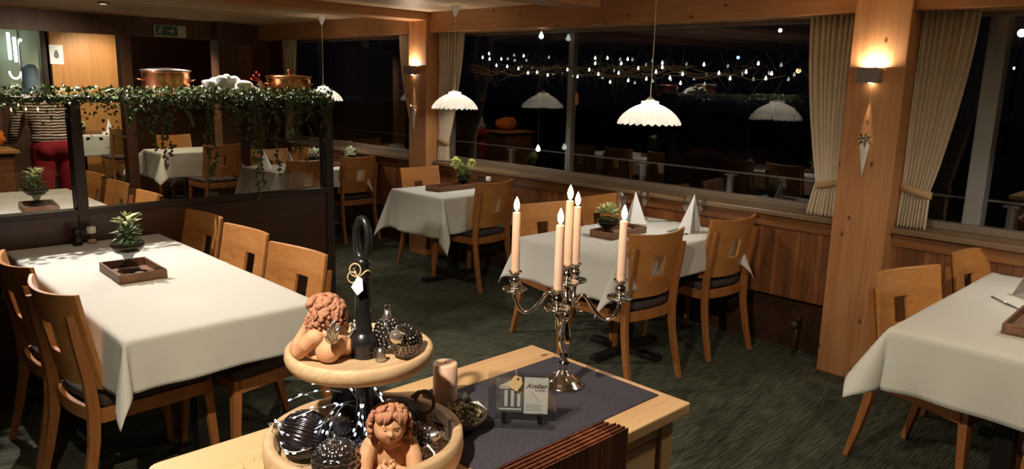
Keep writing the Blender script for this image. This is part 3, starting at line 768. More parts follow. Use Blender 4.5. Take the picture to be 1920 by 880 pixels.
f_ = mk('white_fleece', fz, 'fleece', None, True, loc=(2.07, PY+.17, 1.53), remesh=.008)
tag(f_, 'crumpled white fleece heap among the ivy between the two copper pots', 'fabric')
wb = thing('wire_ornament', 'small silver teapot-like ornament with red berries beside the fleece', 'ornament', (2.29, PY+.24, 1.517))
mk('body', MB().lathe([(0, 0), (.03, 0), (.045, .03), (.04, .06), (.015, .08), (.012, .10), (0, .10)], 24), 'silver', wb, True)
b_ = MB()
for (a, b) in ((-.04, .13), (-.02, .15), (.0, .135), (-.055, .11)): b_.sphere((a, 0, b), .007, 10, 8); b_.tube([(0, 0, .09), (a, 0, b)], .0012, 5)
mk('berries', b_, 'redberry', wb, True)

# ------------------------------------------------------------------ exit sign, notice, person and far furniture
ex = thing('exit_sign', 'green and white emergency exit sign with running figure and arrow', 'sign', (3.30, 8.885, 2.105))
mk('sign_case', box(-.17, .17, -.02, .015, -.062, .062), 'signw', ex, bevel=.003)
mk('green_field', box(-.16, .075, -.022, -.019, -.052, .052), 'signg', ex)
mk('white_door', box(.085, .155, -.0225, -.019, -.05, .05), 'signw', ex)
r_ = MB(); my = Matrix(((1, 0, 0, 0), (0, 0, 1, -.0245), (0, 1, 0, 0), (0, 0, 0, 1)))
def bar(m, a, b, w): # flat bar in x/z plane
    a = Vector(a); b = Vector(b); d = (b-a).normalized(); n_ = Vector((-d.y, d.x))*w
    m.prism([(a+n_)[:], (a-n_)[:], (b-n_)[:], (b+n_)[:]], 0, .002, my)
for a, b, w in (((-.10, .022), (-.118, -.008), .007), ((-.118, -.008), (-.098, -.022), .005), ((-.098, -.022), (-.105, -.044), .004), ((-.118, -.008), (-.130, -.028), .005), ((-.13, -.028), (-.15, -.028), .004),
                ((-.103, .018), (-.080, .006), .004), ((-.08, .006), (-.068, .016), .003), ((-.105, .02), (-.128, .018), .004), ((-.128, .018), (-.136, .002), .003)): bar(r_, a, b, w)
r_.prism([(-.092+.009*math.cos(t*PI/6), .036+.009*math.sin(t*PI/6)) for t in range(12)], 0, .002, my)
mk('running_figure', r_, 'signw', ex)
ar = MB(); bar(ar, (-.035, 0), (.03, 0), .005); bar(ar, (.012, .022), (.036, 0), .005); bar(ar, (.012, -.022), (.036, 0), .005)
mk('arrow', ar, 'signw', ex)
nt_ = tag(mk('paper_notice', box(-.09, .09, 0, .004, -.14, .14), 'paper', None, loc=(3.17, 13.01, 1.88)), 'white paper notice on the lit wooden door frame at the far left', 'notice')
mk('printed_figure', MB().lathe([(0, -.06), (.03, -.04), (.035, .0), (.02, .05), (0, .07)], 10, T(0, -.003, 0) @ SC(1, .05, 1)), 'greyink', nt_)
# fluorescent ring and tubes seen in the kitchen opening
kl = thing('kitchen_lamp', 'white glowing tube lamp with a ring below it in the far kitchen opening', 'lamp', (2.60, 12.9, 1.5))
mk('tube_light', MB().box(-.06, -.02, 0, .03, .28, .66).box(.01, .05, 0, .03, .25, .60), emis('tube', (.8, .95, 1), 2.2), kl, bevel=.008)
mk('ring_light', MB().tube([(.07*math.cos(a), 0, .12+.10*math.sin(a)) for a in [PI+PI*k/14 for k in range(15)]], .013, 8), emis('ring', (.95, 1, .9), 2.2), kl, True)
mk('pole', MB().tube([(.08, .02, -1.5), (.08, .02, .70)], .014, 8), 'steel', kl, True)
mk('pole_hook_glow', MB().sphere((.10, 0, .56), .024, 10, 8), emis('hook_glow', (1, 1, 1), 1.5), kl, True)  # brightness put into the hook as glow, it is no lamp
bk = thing('blue_canister', 'pale blue canister on the kitchen counter at the far left', 'canister', (2.72, 12.6, 1.3))
mk('body', MB().lathe([(0, 0), (.11, 0), (.12, .02), (.10, .36), (.06, .42), (0, .43)], 24), 'blue', bk, True)
kc = thing('kitchen_counter', 'dark counter in front of the grey-green wall at the far left', 'counter', (2.2, 12.75, 0))
mk('worktop', box(-1.0, .62, -.3, .3, 1.26, 1.30), 'steel', kc, bevel=.004); mk('counter_body', box(-.98, .60, -.28, .28, 0, 1.26), 'dark', kc, bevel=.004)
# serving stand at the far left edge
sv = thing('serving_cabinet', 'brown wooden serving cabinet at the far left edge behind the glass', 'cabinet', (1.30, 8.30, 0))
mk('cabinet_body', MB().prism([(-.30, -.22), (.26, -.22), (.30, .22), (-.30, .22)], 0, .90), 'bulk', sv, bevel=.006)
mk('cabinet_top', box(-.32, .30, -.24, .24, .90, .93), 'litwood', sv, bevel=.004)
mk('door', box(-.26, -.02, -.228, -.218, .1, .84), 'wainsY', sv, bevel=.004); mk('door', box(.0, .24, -.228, -.218, .1, .84), 'wainsY', sv, bevel=.004)
ob = MB(); rs = random.Random(5)
ob.sphere((0, 0, .09), (.20, .10, .10), 24, 16, fn=lambda d: 1+.08*math.sin(9*d.x)+.06*math.sin(11*d.z+3*d.x))
tag(mk('orange_bag', ob, 'orange', None, True, loc=(1.33, 8.30, .94)), 'bright orange cloth bundle on the serving cabinet at the far left edge', 'bundle')
# person bending forward behind the glass
def person():
    P = thing('person', 'person in striped black top and crimson trousers bending forward behind the glass screen', 'person', (1.94, 8.35, 0), rad(8))
    b = MB()       # one continuous body, forward = +Y
    for sx in (-1, 1):
        b.tube([(sx*.09, 0, .92), (sx*.10, .0, .72), (sx*.105, .01, .50), (sx*.11, -.01, .30), (sx*.11, -.02, .08)], [.085, .072, .052, .048, .034], 16)
        b.tube([(sx*.11, -.03, .045), (sx*.115, .06, .045), (sx*.12, .17, .03)], [.034, .036, .024], 12)
        b.tube([(sx*.15, .22, 1.27), (sx*.20, .24, 1.19), (sx*.225, .27, 1.05), (sx*.21, .38, .98), (sx*.205, .47, .945)], [.052, .046, .038, .034, .025], 14)
        b.sphere((sx*.205, .50, .94), (.035, .045, .018), 12, 8)
        for k in range(4):
            L = (.065, .075, .070, .055)[k]; x = sx*(.205+(-.024+.016*k))
            b.tube([(x, .53, .94), (x, .53+L*.6, .932), (x, .53+L, .915)], [.0085, .008, .0065], 8)
        b.tube([(sx*.18, .48, .94), (sx*.155, .51, .935), (sx*.15, .54, .925)], [.011, .010, .008], 8)
    b.sphere((0, -.005, .93), (.165, .12, .12), 24, 16).sphere((0, .03, 1.06), (.14, .10, .12), 24, 16).sphere((0, .13, 1.19), (.165, .13, .13), 24, 16).sphere((0, .21, 1.26), (.17, .09, .08), 24, 16)
    b.tube([(0, .25, 1.27), (0, .34, 1.30)], .052, 14).sphere((0, .42, 1.30), (.075, .095, .105), 24, 16).sphere((0, .52, 1.29), (.012, .018, .018), 10, 8)
    mk('body', b, 'skin', P, True, remesh=.010)
    g = MB().sphere((0, .0, 1.00), (.195, .145, .10), 28, 18).sphere((0, .03, 1.08), (.175, .13, .13), 28, 18).sphere((0, .13, 1.20), (.195, .155, .145), 28, 18).sphere((0, .21, 1.265), (.20, .10, .095), 28, 18)
    for sx in (-1, 1): g.tube([(sx*.15, .22, 1.27), (sx*.205, .24, 1.19), (sx*.23, .27, 1.05), (sx*.213, .38, .985)], [.07, .064, .055, .048], 16)
    mk('striped_top', g, 'stripe', P, True, remesh=.010)
    g = MB().sphere((0, -.01, .93), (.195, .155, .13), 28, 18)
    for sx in (-1, 1):
        g.tube([(sx*.09, 0, .92), (sx*.105, .0, .72), (sx*.11, .01, .50), (sx*.112, -.01, .30), (sx*.112, -.02, .05)], [.115, .105, .085, .078, .074], 20)
        g.sphere((sx*.09, -.075, .90), (.09, .08, .09), 18, 12)
    mk('trousers', g, 'crimson', P, True, remesh=.010)
    mk('hair', MB().sphere((0, .40, 1.335), (.088, .105, .10), 20, 14, fn=lambda d: 1+.03*math.sin(13*d.x+7*d.z)), 'hairb', P, True)
person()

# ------------------------------------------------------------------ sideboard with everything on it
SBZ = .80
sb = thing('sideboard', 'light pine sideboard in the foreground with a plank top and framed front', 'sideboard', (1.12, 1.35, 0))
tp = MB()
yy = [-.305, -.16, -.01, .155, .305]
rc = .03
tp.prism([(-.62+rc*(1-math.cos(a)), .305-rc*(1-math.sin(a))) for a in [0, PI/8, PI/4, 3*PI/8, PI/2]]+[(.60, .305), (.60, -.305), (-.62, -.305)], -.034, 0, T(0, 0, SBZ))
mk('worktop', tp, 'table_pine', sb, bevel=.005, bseg=3)
mk('plank_joint', MB().box(-.61, .595, .15, .1515, SBZ-.0003, SBZ+.0004).box(-.61, .595, -.112, -.1105, SBZ-.0003, SBZ+.0004), 'chair_leg', sb)
mk('carcass', box(-.56, .55, -.255, .27, .06, SBZ-.034), 'table_pine', sb, bevel=.003)
for x in (-.585, .515): 
    for y in (-.275, .225): mk('leg', box(x, x+.055, y, y+.055, 0, SBZ-.034), 'table_pineZ', sb, bevel=.004)
mk('front_rail', box(-.53, .515, -.268, -.255, SBZ-.085, SBZ-.034), 'table_pine', sb, bevel=.002)
for x0, x1 in ((-.52, -.01), (.0, .505)):
    d_ = mk('drawer', MB().box(x0+.01, x1, -.266, -.254, SBZ-.27, SBZ-.092), 'table_pine', sb, bevel=.003)
    mk('knob', MB().lathe([(.006, 0), (.007, .012), (.016, .02), (.014, .028), (0, .031)], 16, T((x0+x1)/2, -.266, SBZ-.18) @ RX(PI/2)), 'blackm', d_, True)
    mk('door', MB().box(x0+.01, x1, -.266, -.254, .08, SBZ-.28), 'table_pineZ', sb, bevel=.003)
# felt mat
tag(mk('felt_mat', MB().prism([(1.03, 1.13), (1.69, 1.13), (1.69, 1.525), (1.03, 1.525)], SBZ+.0005, SBZ+.0045), 'felt', bevel=.002), 'dark grey felt mat lying on the pine sideboard under the candelabra', 'mat')
# menu folders in a rack fixed to the sideboard front
rk = thing('menu_rack', 'wooden rack on the sideboard front holding the red-brown folders', 'rack', (1.07, 1.0, 0))
mk('rack_floor', box(-.28, .265, -.05, .095, .40, .412), 'dark', rk, bevel=.002)
mk('back_plate', box(-.28, .265, .032, .044, .40, .66), 'dark', rk, bevel=.002)
mk('front_lip', box(-.28, .265, -.056, -.046, .40, .47), 'dark', rk, bevel=.002)
labs = ['red-brown wood-patterned menu folder, frontmost of the five', 'red-brown menu folder, second from the front', 'red-brown menu folder, middle of the five', 'red-brown menu folder, second from the back', 'red-brown menu folder at the back, touching the sideboard edge']
for k in range(5):
    y = .968+k*.0135
    f1 = tag(bpy.data.objects.new('menu_folder', None), labs[k], 'menu folder', 'menu folders in front of the sideboard'); COL.objects.link(f1)
    f1.location = (1.092+.003*((k*7) % 3), y, .413)
    H_ = .467-.0005*k
    mk('front_cover', box(-.245, .235-.003*k, -.0055, -.0035, 0, H_), 'redwood', f1)
    mk('back_cover', box(-.245, .235-.003*k, .0035, .0055, 0, H_), 'redwood', f1)
    mk('spine', MB().lathe([(.0055, 0), (.0055, H_)], 10, T(-.245, 0, 0)), 'rededge', f1)
    mk('inner_pages', box(-.235, .225-.003*k, -.003, .003, .004, H_-.012), 'rededge', f1)
# ---- two tier tray stand
TX, TY = .880, 1.360
ts = thing('tiered_tray', 'two-tier round wooden tray stand with a turned black handle', 'tray stand', (TX, TY, SBZ))
def wtray(R, h, z, rim=.022):
    return MB().lathe([(0, z), (R-.012, z), (R-.004, z+.008), (R, z+h*.5), (R-.002, z+h-.004), (R-.008, z+h), (R-rim+.004, z+h), (R-rim, z+h-.005), (R-rim-.004, z+.016), (R-rim-.010, z+.012), (0, z+.012)], 96)
mk('lower_tray', wtray(.222, .064, .008, .026), 'trayw', ts, True)
mk('upper_tray', wtray(.162, .038, .236, .017), 'trayw', ts, True, loc=(-.006, .006, 0))
for k in range(3):
    a = 2*PI*k/3; mk('foot', MB().lathe([(.018, 0), (.022, .004), (.018, .009)], 16, T(.15*math.cos(a), .15*math.sin(a), 0)), 'black', ts, True)
mk('column', MB().lathe([(.045, .02), (.045, .026), (.028, .04), (.020, .06), (.022, .10), (.018, .14), (.022, .18), (.026, .225), (.030, .236)], 32), 'black', ts, True)
mk('handle', MB().lathe([(.026, .247), (.029, .251), (.025, .257), (.0285, .262), (.031, .276), (.029, .293), (.022, .302), (.0185, .306), (.0195, .311), (.0175, .317), (.0185, .345), (.0175, .37), (.0165, .40), (.0145, .424), (.0155, .43), (.019, .433), (.019, .438), (.016, .444), (.014, .455), (.018, .460), (.012, .47), (0, .474)], 40), 'black', ts, True)
va = math.atan2(TY, TX)     # loop seen nearly edge on from here
lp = [(.021*math.cos(a), 0, .512+.044*math.sin(a)) for a in [2*PI*k/40 for k in range(40)]]
mk('ring', MB().tube(lp, .008, 12, RZ(va+rad(38)), closed=True), 'black', ts, True)
# tag on twine round the handle
tg = thing('name_tag', 'small white tag with twine tied round the black handle', 'tag', (TX, TY, 1.24))
u_ = Vector((-.716, .698, 0)); vn = Vector((-.698, -.716, 0))
mk('twine', MB().tube([(.018*math.cos(a), .018*math.sin(a), .006*math.sin(3*a)) for a in [2*PI*k/24 for k in range(24)]], .002, 6, closed=True)
   .tube([vn*.019+u_*(.012+.012*math.cos(t))+Vector((0, 0, .008+.014*math.sin(t))) for t in [2*PI*k/16 for k in range(16)]], .0018, 6, closed=True)
   .tube([vn*.021+u_*(.018+.010*math.cos(t))+Vector((0, 0, -.008+.012*math.sin(t))) for t in [2*PI*k/16 for k in range(16)]], .0016, 6, closed=True), 'rope', tg, True)
tm = MB(); q = [vn*.022+u_*.006+Vector((0, 0, -.004)), vn*.026+u_*.020+Vector((0, 0, -.028)), vn*.030+u_*.006+Vector((0, 0, -.045)), vn*.028-u_*.006+Vector((0, 0, -.034)), vn*.024-u_*.004+Vector((0, 0, -.010))]
tm.add(q, [(0, 1, 2, 3, 4)])
mk('paper_tag', tm, 'paper', tg, solid=.001)

# ---- cherub busts
def gauss_head(bumps):
    bl = [(Vector(d).normalized(), a, w) for d, a, w in bumps]
    def fn(d):
        k = 1.0
        for c, a, w in bl:
            if isinstance(w, tuple):
                dx = (d.x-c.x)/w[0]; dz = (d.z-c.z)/w[1]
                if d.y > 0: k += a*math.exp(-(dx*dx+dz*dz))
            else:
                k += a*math.exp(-(d-c).length_squared/(w*w))
        return k
    return fn
FACE = gauss_head([((.50, .78, -.36), .085, .34), ((-.50, .78, -.36), .085, .34), ((0, .75, -.80), .10, .26), ((0, 1, -.12), .15, (.10, .10)), ((0, 1, -.20), .10, (.15, .07)),
    ((.11, 1, -.21), .05, (.06, .06)), ((-.11, 1, -.21), .05, (.06, .06)), ((0, 1, .10), .04, (.09, .2)),
    ((.33, .92, .02), -.085, (.19, .13)), ((-.33, .92, .02), -.085, (.19, .13)), ((.34, .92, .03), .055, (.12, .07)), ((-.34, .92, .03), .055, (.12, .07)),
    ((.34, .92, -.015), -.05, (.15, .022)), ((-.34, .92, -.015), -.05, (.15, .022)), ((.33, .9, .19), .035, (.2, .05)), ((-.33, .9, .19), .035, (.2, .05)),
    ((0, 1, .45), .05, .5), ((0, 1, -.395), .055, (.16, .045)), ((0, 1, -.50), .055, (.12, .05)), ((0, 1, -.445), -.055, (.19, .022)), ((.2, .95, -.44), -.03, (.05, .05)), ((-.2, .95, -.44), -.03, (.05, .05)), ((0, 1, -.60), -.03, (.14, .04))])
def cherub(lab, loc, rotz, head, tilt, wings, praying, scale=1.0, hseed=1):
    c = thing('cherub_bust', lab, 'figurine', loc, rotz, 'terracotta cherub busts')
    HR = .036*scale
    hx, hy, hz = head
    HM = T(hx, hy, hz) @ Euler(tilt).to_matrix().to_4x4()
    # torso and arms, one continuous surface
    b = MB()
    if praying:
        b.sphere((0, -.010, .040), (.042, .026, .044), 24, 16).sphere((0, -.006, .076), (.040, .022, .016), 20, 12)
        b.tube([(0, 0, .07), (hx*.7, hy*.6, hz-.030)], .017, 14)
        for sx in (-1, 1):
            b.sphere((sx*.040, 0, .066), (.019, .020, .020), 16, 12)
            b.tube([(sx*.042, 0, .066), (sx*.050, .014, .045), (sx*.053, .030, .018), (sx*.050, .040, .012)], [.018, .0185, .0165, .0145], 14)
            b.sphere((sx*.052, .036, .016), .0155, 14, 10)
            b.tube([(sx*.052, .038, .014), (sx*.036, .052, .020), (sx*.020, .060, .028), (sx*.009, .063, .034)], [.0145, .0135, .0105, .009], 14)
        b.sphere((0, .0, .012), (.046, .030, .014), 20, 12)
    else:
        b.sphere((0, -.008, .034), (.046, .032, .036), 24, 16).sphere((0, -.004, .062), (.038, .026, .020), 20, 12)
        b.tube([(0, 0, .06), (hx*.7, hy*.6, hz-.026)], .019, 14)
        b.sphere((.026, -.018, .026), (.026, .028, .026), 20, 12).sphere((-.026, -.018, .026), (.026, .028, .026), 20, 12)
        for sx in (-1, 1):
            b.sphere((sx*.040, .004, .058), (.019, .020, .019), 16, 12)
            b.tube([(sx*.042, .004, .060), (sx*.050, .022, .040), (sx*.048, .046, .016), (sx*.046, .05, .013)], [.018, .018, .016, .014], 14)
            b.tube([(sx*.046, .050, .014), (sx*.036, .058, .034), (sx*.026, .052, .054), (sx*.022, .048, .064)], [.0145, .013, .0105, .010], 14)
            b.sphere((sx*.022, .046, .068), (.010, .008, .012), 12, 8)
        b.sphere((0, .012, .010), (.046, .040, .012), 20, 12)
    mk('body', b, 'terra', c, True, remesh=.0017)
    if praying:
        hd = MB()
        for sx in (-1, 1):
            hd.sphere((sx*.0065, .064, .042), (.0075, .011, .015), 14, 10)
            for k in range(4):
                z0 = .052-.0068*k; r = .0044-.0003*k
                hd.tube([(sx*.009, .060, z0+.002), (sx*.0115, .071, z0+.004), (sx*.005, .0795, z0+.0015), (-sx*.0045, .0775, z0-.001-(.0034 if sx > 0 else 0)), (-sx*.010, .071, z0-.002-(.0034 if sx > 0 else 0))], [r*1.1, r*1.15, r*1.1, r, r*.9], 8)
            hd.tube([(sx*.008, .058, .052), (sx*.0085, .062, .061), (sx*.004, .069, .064)], [.0052, .005, .004], 8)
        mk('clasped_hands', hd, 'terra', c, True, remesh=.0009)
    mk('head', MB().sphere((0, 0, 0), (HR*.94, HR*.98, HR*1.04), 112, 96, HM, FACE), 'terra', c, True)
    e = MB()
    for sx in (-1, 1):
        pts = []
        for k in range(7):
            a = (k-3)/3; d = Vector((sx*.34+a*.125, .90, -.012-.03*(1-a*a))).normalized(); kk = FACE(d)
            pts.append(Vector((d.x*HR*.94, d.y*HR*.98, d.z*HR*1.04))*(kk+.002))
        e.tube(pts, [.0003, .0008, .0011, .0012, .0011, .0008, .0003], 6, HM)
    pts = []
    for k in range(7):
        a = (k-3)/3; d = Vector((a*.17, .93, -.443+.012*abs(a))).normalized(); kk = FACE(d)
        pts.append(Vector((d.x*HR*.94, d.y*HR*.98, d.z*HR*1.04))*(kk+.001))
    e.tube(pts, [.0002, .0006, .0008, .0006, .0008, .0006, .0002], 6, HM)
    mk('eye_and_mouth_lines', e, 'eyedark', c, True)
    ear = MB()
    for sx in (-1, 1):
        ear.sphere((sx*HR*.98, -.002, -.004), (.004, .007, .010), 12, 8, HM)
        ear.tube([(sx*HR*(1.0+.1*math.sin(t)), -.002+.006*math.cos(t), -.004+.009*math.sin(t)) for t in [2*PI*k/14 for k in range(14)]], .0016, 6, HM, closed=True)
    mk('ears', ear, 'terra', c, True)
    # hair: tapering locks swept over the scalp
    rs = random.Random(hseed); h = MB()
    h.sphere((0, -.004, .006), (HR*1.04, HR*1.0, HR*1.04), 40, 28, HM, lambda d: 1.0 if (d.z > .36 or d.y < .30) else .86)
    def on(d, k): d = d.normalized(); return Vector((d.x*HR, d.y*HR, d.z*HR*1.04))*k
    cnt = 0
    while cnt < 150:
        d = Vector((rs.gauss(0, 1), rs.gauss(0, 1), rs.gauss(0, 1))).normalized()
        if d.z < -.55 or (d.y > .42 and d.z < .50) or (d.y > .1 and d.z < -.2): continue
        cnt += 1
        # flow from the crown outwards with a swirl
        fl_ = (d-Vector((.2, -.3, 1)).normalized()*d.dot(Vector((.2, -.3, 1)).normalized()))
        if fl_.length < .1: fl_ = Vector((1, 0, 0))
        fl_.normalize(); sw = d.cross(fl_)*rs.choice((-1, 1))
        L = rs.uniform(.35, .6); pts = []; amp = rs.uniform(.15, .35)
        for k in range(9):
            t = k/8; q = d+fl_*L*(t-.5)+sw*amp*math.sin(t*3.6)*t
            lift = 1.09+.11*math.sin(PI*t)+(.10*t*t if d.z < .3 else .02)
            pts.append(on(q, lift))
        w = rs.uniform(.0035, .0058)
        h.tube(pts, [w*.35, w*.8, w, w*1.1, w*1.05, w*.95, w*.8, w*.55, w*.2], 7, HM)
    # fringe locks and side curls
    for k in range(13):
        a = (k-6)/6; pts = []
        for j in range(8):
            t = j/7; q = Vector((a*.75+.28*t*(1 if a >= -.1 else -.6), .62+.30*t, .92-.52*t+.05*abs(a)*t-.10*math.sin(k*2.1)*t)); pts.append(on(q, 1.12+.09*math.sin(PI*t)))
        w = .0052; h.tube(pts, [w*.5, w, w*1.2, w*1.2, w, w*.8, w*.5, w*.2], 7, HM)
    for sx in (-1, 1):
        for k in range(7):
            z = .45-.16*k; cpos = on(Vector((sx*1, .12-.06*(k % 2)*2, z)), 1.16); r0 = .0085
            pts = [cpos+Vector((sx*.003*t, r0*(1-.35*t)*math.cos(5.5*t+k), r0*(1-.35*t)*math.sin(5.5*t+k))) for t in [j/9*1.4 for j in range(10)]]
            h.tube(pts, [.004*(1-.06*j) for j in range(10)], 7, HM)
    mk('hair', h, 'terrahair', c, True)
    if wings:
        for sx in (-1, 1):
            w = MB()
            root = Vector((sx*.018, -.034, .046))
            for k in range(9):
                a = rad(20+k*13); L = .052-.0035*k
                d = Vector((sx*math.cos(a)*.85, -.32, math.sin(a))).normalized()
                p = root+Vector((sx*.002*k, -.002*k, .003*k))
                pts = [p+d*L*t+Vector((sx*.010*math.sin(t*2.4), 0, .014*t*t*(1 if k < 5 else 0))) for t in [j/6 for j in range(7)]]
                w.tube(pts, [.003, .0045, .005, .005, .0045, .003, .001], 8)
            for k in range(14):
                w.sphere(root+Vector((sx*(.004+.016*rs.random()), -.006-.004*rs.random(), .004+.03*rs.random())), (.005, .003, .006), 8, 6)
            mk('wing', w, 'silverr', c, True, label='silver wing')
    return c
LZ = SBZ+.020; UZ = SBZ+.248
rgt = Vector((.716, -.698)); fwd = Vector((.698, .716))
def at(base, r, f): return (TX+rgt.x*r+fwd.x*f, TY+rgt.y*r+fwd.y*f, base)
# faces the camera (towards -forward)
toward = math.atan2(-fwd.y, -fwd.x)-PI/2
x, y, z = at(LZ, .072, -.095)
cherub('terracotta cherub praying with clasped hands in the lower tray', (x, y, z), toward+rad(6), (.0, .014, .118), (rad(4), rad(-6), rad(8)), False, True, 1.02, 4)
x, y, z = at(UZ, -.072, -.012)
cherub('terracotta cherub with silver wings turned away on the upper tray', (x, y, z), math.atan2(-rgt.y, -rgt.x)-PI/2-rad(28), (.0, .012, .092), (rad(14), 0, rad(6)), True, False, 1.06, 9)

# ---- baubles
def bauble(lab, loc, r, kind, mat, rot=(0, 0, 0), cap=True, ring=False, group='dark metallic glass baubles on the tiered tray'):
    t = tag(bpy.data.objects.new('glass_bauble', None), lab, 'bauble', group); COL.objects.link(t); t.location = loc; t.rotation_euler = rot
    b = MB()
    if kind == 'hob':
        b.sphere((0, 0, 0), r*.93, 32, 24)
        n = 260; ga = PI*(3-math.sqrt(5))
        for k in range(n):
            z_ = 1-2*(k+.5)/n; q = math.sqrt(1-z_*z_); d = Vector((q*math.cos(ga*k), q*math.sin(ga*k), z_))
            mm = T(*(d*r*.91)) @ d.to_track_quat('Z', 'Y').to_matrix().to_4x4()
            b.lathe([(r*.075, 0), (r*.055, r*.07), (0, r*.12)], 7, mm, caps=False)
        mk('glass_body', b, mat, t, False)
    elif kind == 'flute':
        b.sphere((0, 0, 0), (r, r, r*1.1), 144, 40, None, lambda d: 1+.035*math.cos(38*math.atan2(d.y, d.x))*math.sqrt(max(0, 1-d.z*d.z)))
        mk('glass_body', b, mat, t, True)
    elif kind == 'relief':
        def fn(d):
            a = math.atan2(d.y, d.x); th = math.acos(max(-1, min(1, d.z)))
            row = th*9/PI; c_ = a*8/PI+(int(row) % 2)*.5*1.0
            return 1+.075*abs(math.sin(row*PI))*abs(math.sin(c_*PI/1.0*.5*2))
        b.sphere((0, 0, 0), (r*1.06, r*1.06, r*.92), 128, 90, None, fn)
        mk('glass_body', b, mat, t, True)
    elif kind == 'cone':
        b.sphere((0, 0, r*.1), (r*.8, r*.8, r*1.1), 24, 20)
        rows = 9
        for j in range(rows):
            th = PI*(.16+.74*j/rows); rr = math.sin(th); n = max(5, int(15*rr))
            for k in range(n):
                a = 2*PI*(k+.5*(j % 2))/n; d = Vector((math.sin(th)*math.cos(a), math.sin(th)*math.sin(a), math.cos(th)))
                p = Vector((d.x*r*.8, d.y*r*.8, r*.1+d.z*r*1.08)); b.sphere(p+Vector((0, 0, -.002)), (r*.17, r*.17, r*.13), 10, 6)
        mk('glass_body', b, mat, t, True)
    topz = r*(1.1 if kind in ('flute',) else .92 if kind != 'cone' else 1.2)
    if cap:
        mk('cap', MB().lathe([(r*.26, topz-.004), (r*.28, topz+.002), (r*.22, topz+.006), (r*.20, topz+.014), (0, topz+.016)], 18), 'silverr', t, True)
        mk('hanger', MB().tube([(.0075*math.cos(a), 0, topz+.021+.0075*math.sin(a)) for a in [2*PI*k/20 for k in range(20)]], .0011, 6, closed=True), 'silver', t, True)
    return t
UT = UZ+.001; LT = LZ+.001
x, y, z = at(UT, .048, .026); bauble('dark cone-shaped bauble with a silver ring right behind the black handle', (x, y, z+.042), .034, 'cone', 'mercury')
x, y, z = at(UT, .092, -.002); bauble('dark knobbly ball on the right of the upper tray, carrying a clear glass ball', (x, y, z+.038), .038, 'hob', 'mercury', (rad(30), rad(20), 0), False)
x, y, z = at(UT, .079, -.047); cb = thing('clear_ball', 'small clear glass ball with a silver shine leaning on the knobbly ball', 'bauble', (x, y, z+.062))
mk('glass_body', MB().sphere((0, 0, 0), .0155, 24, 16), plain('clear_silvered', (.75, .68, .55), .05, .85), cb, True)
mk('string', MB().tube([(0, -.014, -.004), (-.002, -.018, -.02), (0, -.012, -.034)], .0012, 6), 'silver', cb, True)
x, y, z = at(UT, .042, -.028); sg = thing('metal_bell', 'tiny steel bell standing on the upper tray in front of the cone bauble', 'bell', (x, y, z))
mk('bell_body', MB().lathe([(.011, 0), (.0125, .002), (.011, .008), (.0095, .022), (.006, .028), (0, .030)], 20), 'steel', sg, True)
x, y, z = at(LT, .125, -.045); bauble('dark hobnail ball with silver cap and white string in the lower tray', (x, y, z+.046), .045, 'hob', 'mercury', (rad(50), rad(38), 0), True)
x, y, z = at(LT, -.035, -.128); bauble('large bronze-grey relief ball at the front of the lower tray', (x, y, z+.044), .047, 'relief', 'mercury', (0, 0, .4), False)
x, y, z = at(LT, -.125, -.035); bauble('fluted dark silver ball at the left of the lower tray', (x, y, z+.054), .052, 'flute', 'mercury2', (rad(-75), rad(10), rad(45)), True)
x, y, z = at(LT, -.06, .0); bauble('relief ball in the middle of the lower tray beneath the light sprig', (x, y, z+.040), .040, 'relief', 'mercury', (.6, 0, 0), False)
x, y, z = at(LT, .02, -.035); bauble('small dark ball between the praying cherub and the relief balls', (x-.02, y-.0, z+.030), .030, 'hob', 'mercury2', (0, .3, 0), False)
x, y, z = at(LT, -.045, .115); bauble('black fluted ball at the back left of the lower tray', (x, y, z+.058), .058, 'flute', 'black', (rad(20), rad(30), 0), False)
# white string of the hobnail ball
x, y, z = at(LT, .168, -.085)
ws = mk('white_string', MB().tube([at(LT+.062, .150, -.085), at(LT+.052, .166, -.10), at(LT+.02, .172, -.118), at(LT-.008, .160, -.142), at(LT+.0, .150, -.152)], .0022, 8), 'paper', smooth=True)
tag(ws, 'thin white string hanging over the right rim of the lower tray', 'string')
# scalloped black shell hat shape at the back
x, y, z = at(LT, .062, .085)
sh = thing('black_shell', 'black ribbed scallop-shaped shell at the back of the lower tray with a twig loop', 'shell', (x, y, z), toward)
def shf(r, z_, a, j): return r*(1+.045*math.cos(22*a)), 0
mk('shell_body', MB().lathe([(.070, .0), (.071, .010), (.062, .045), (.045, .075), (.022, .092), (0, .096)], 132, RX(rad(-12)), flute=shf), 'black', sh, True)
mk('twig_loop', MB().tube([(-.060-.022*math.cos(a), -.02, .075+.028*math.sin(a)) for a in [2*PI*k/18 for k in range(18)]], .0045, 8, closed=True).tube([(-.03, -.01, .09), (-.045, -.02, .10), (-.07, -.02, .098)], .005, 8), 'twig', sh, True)
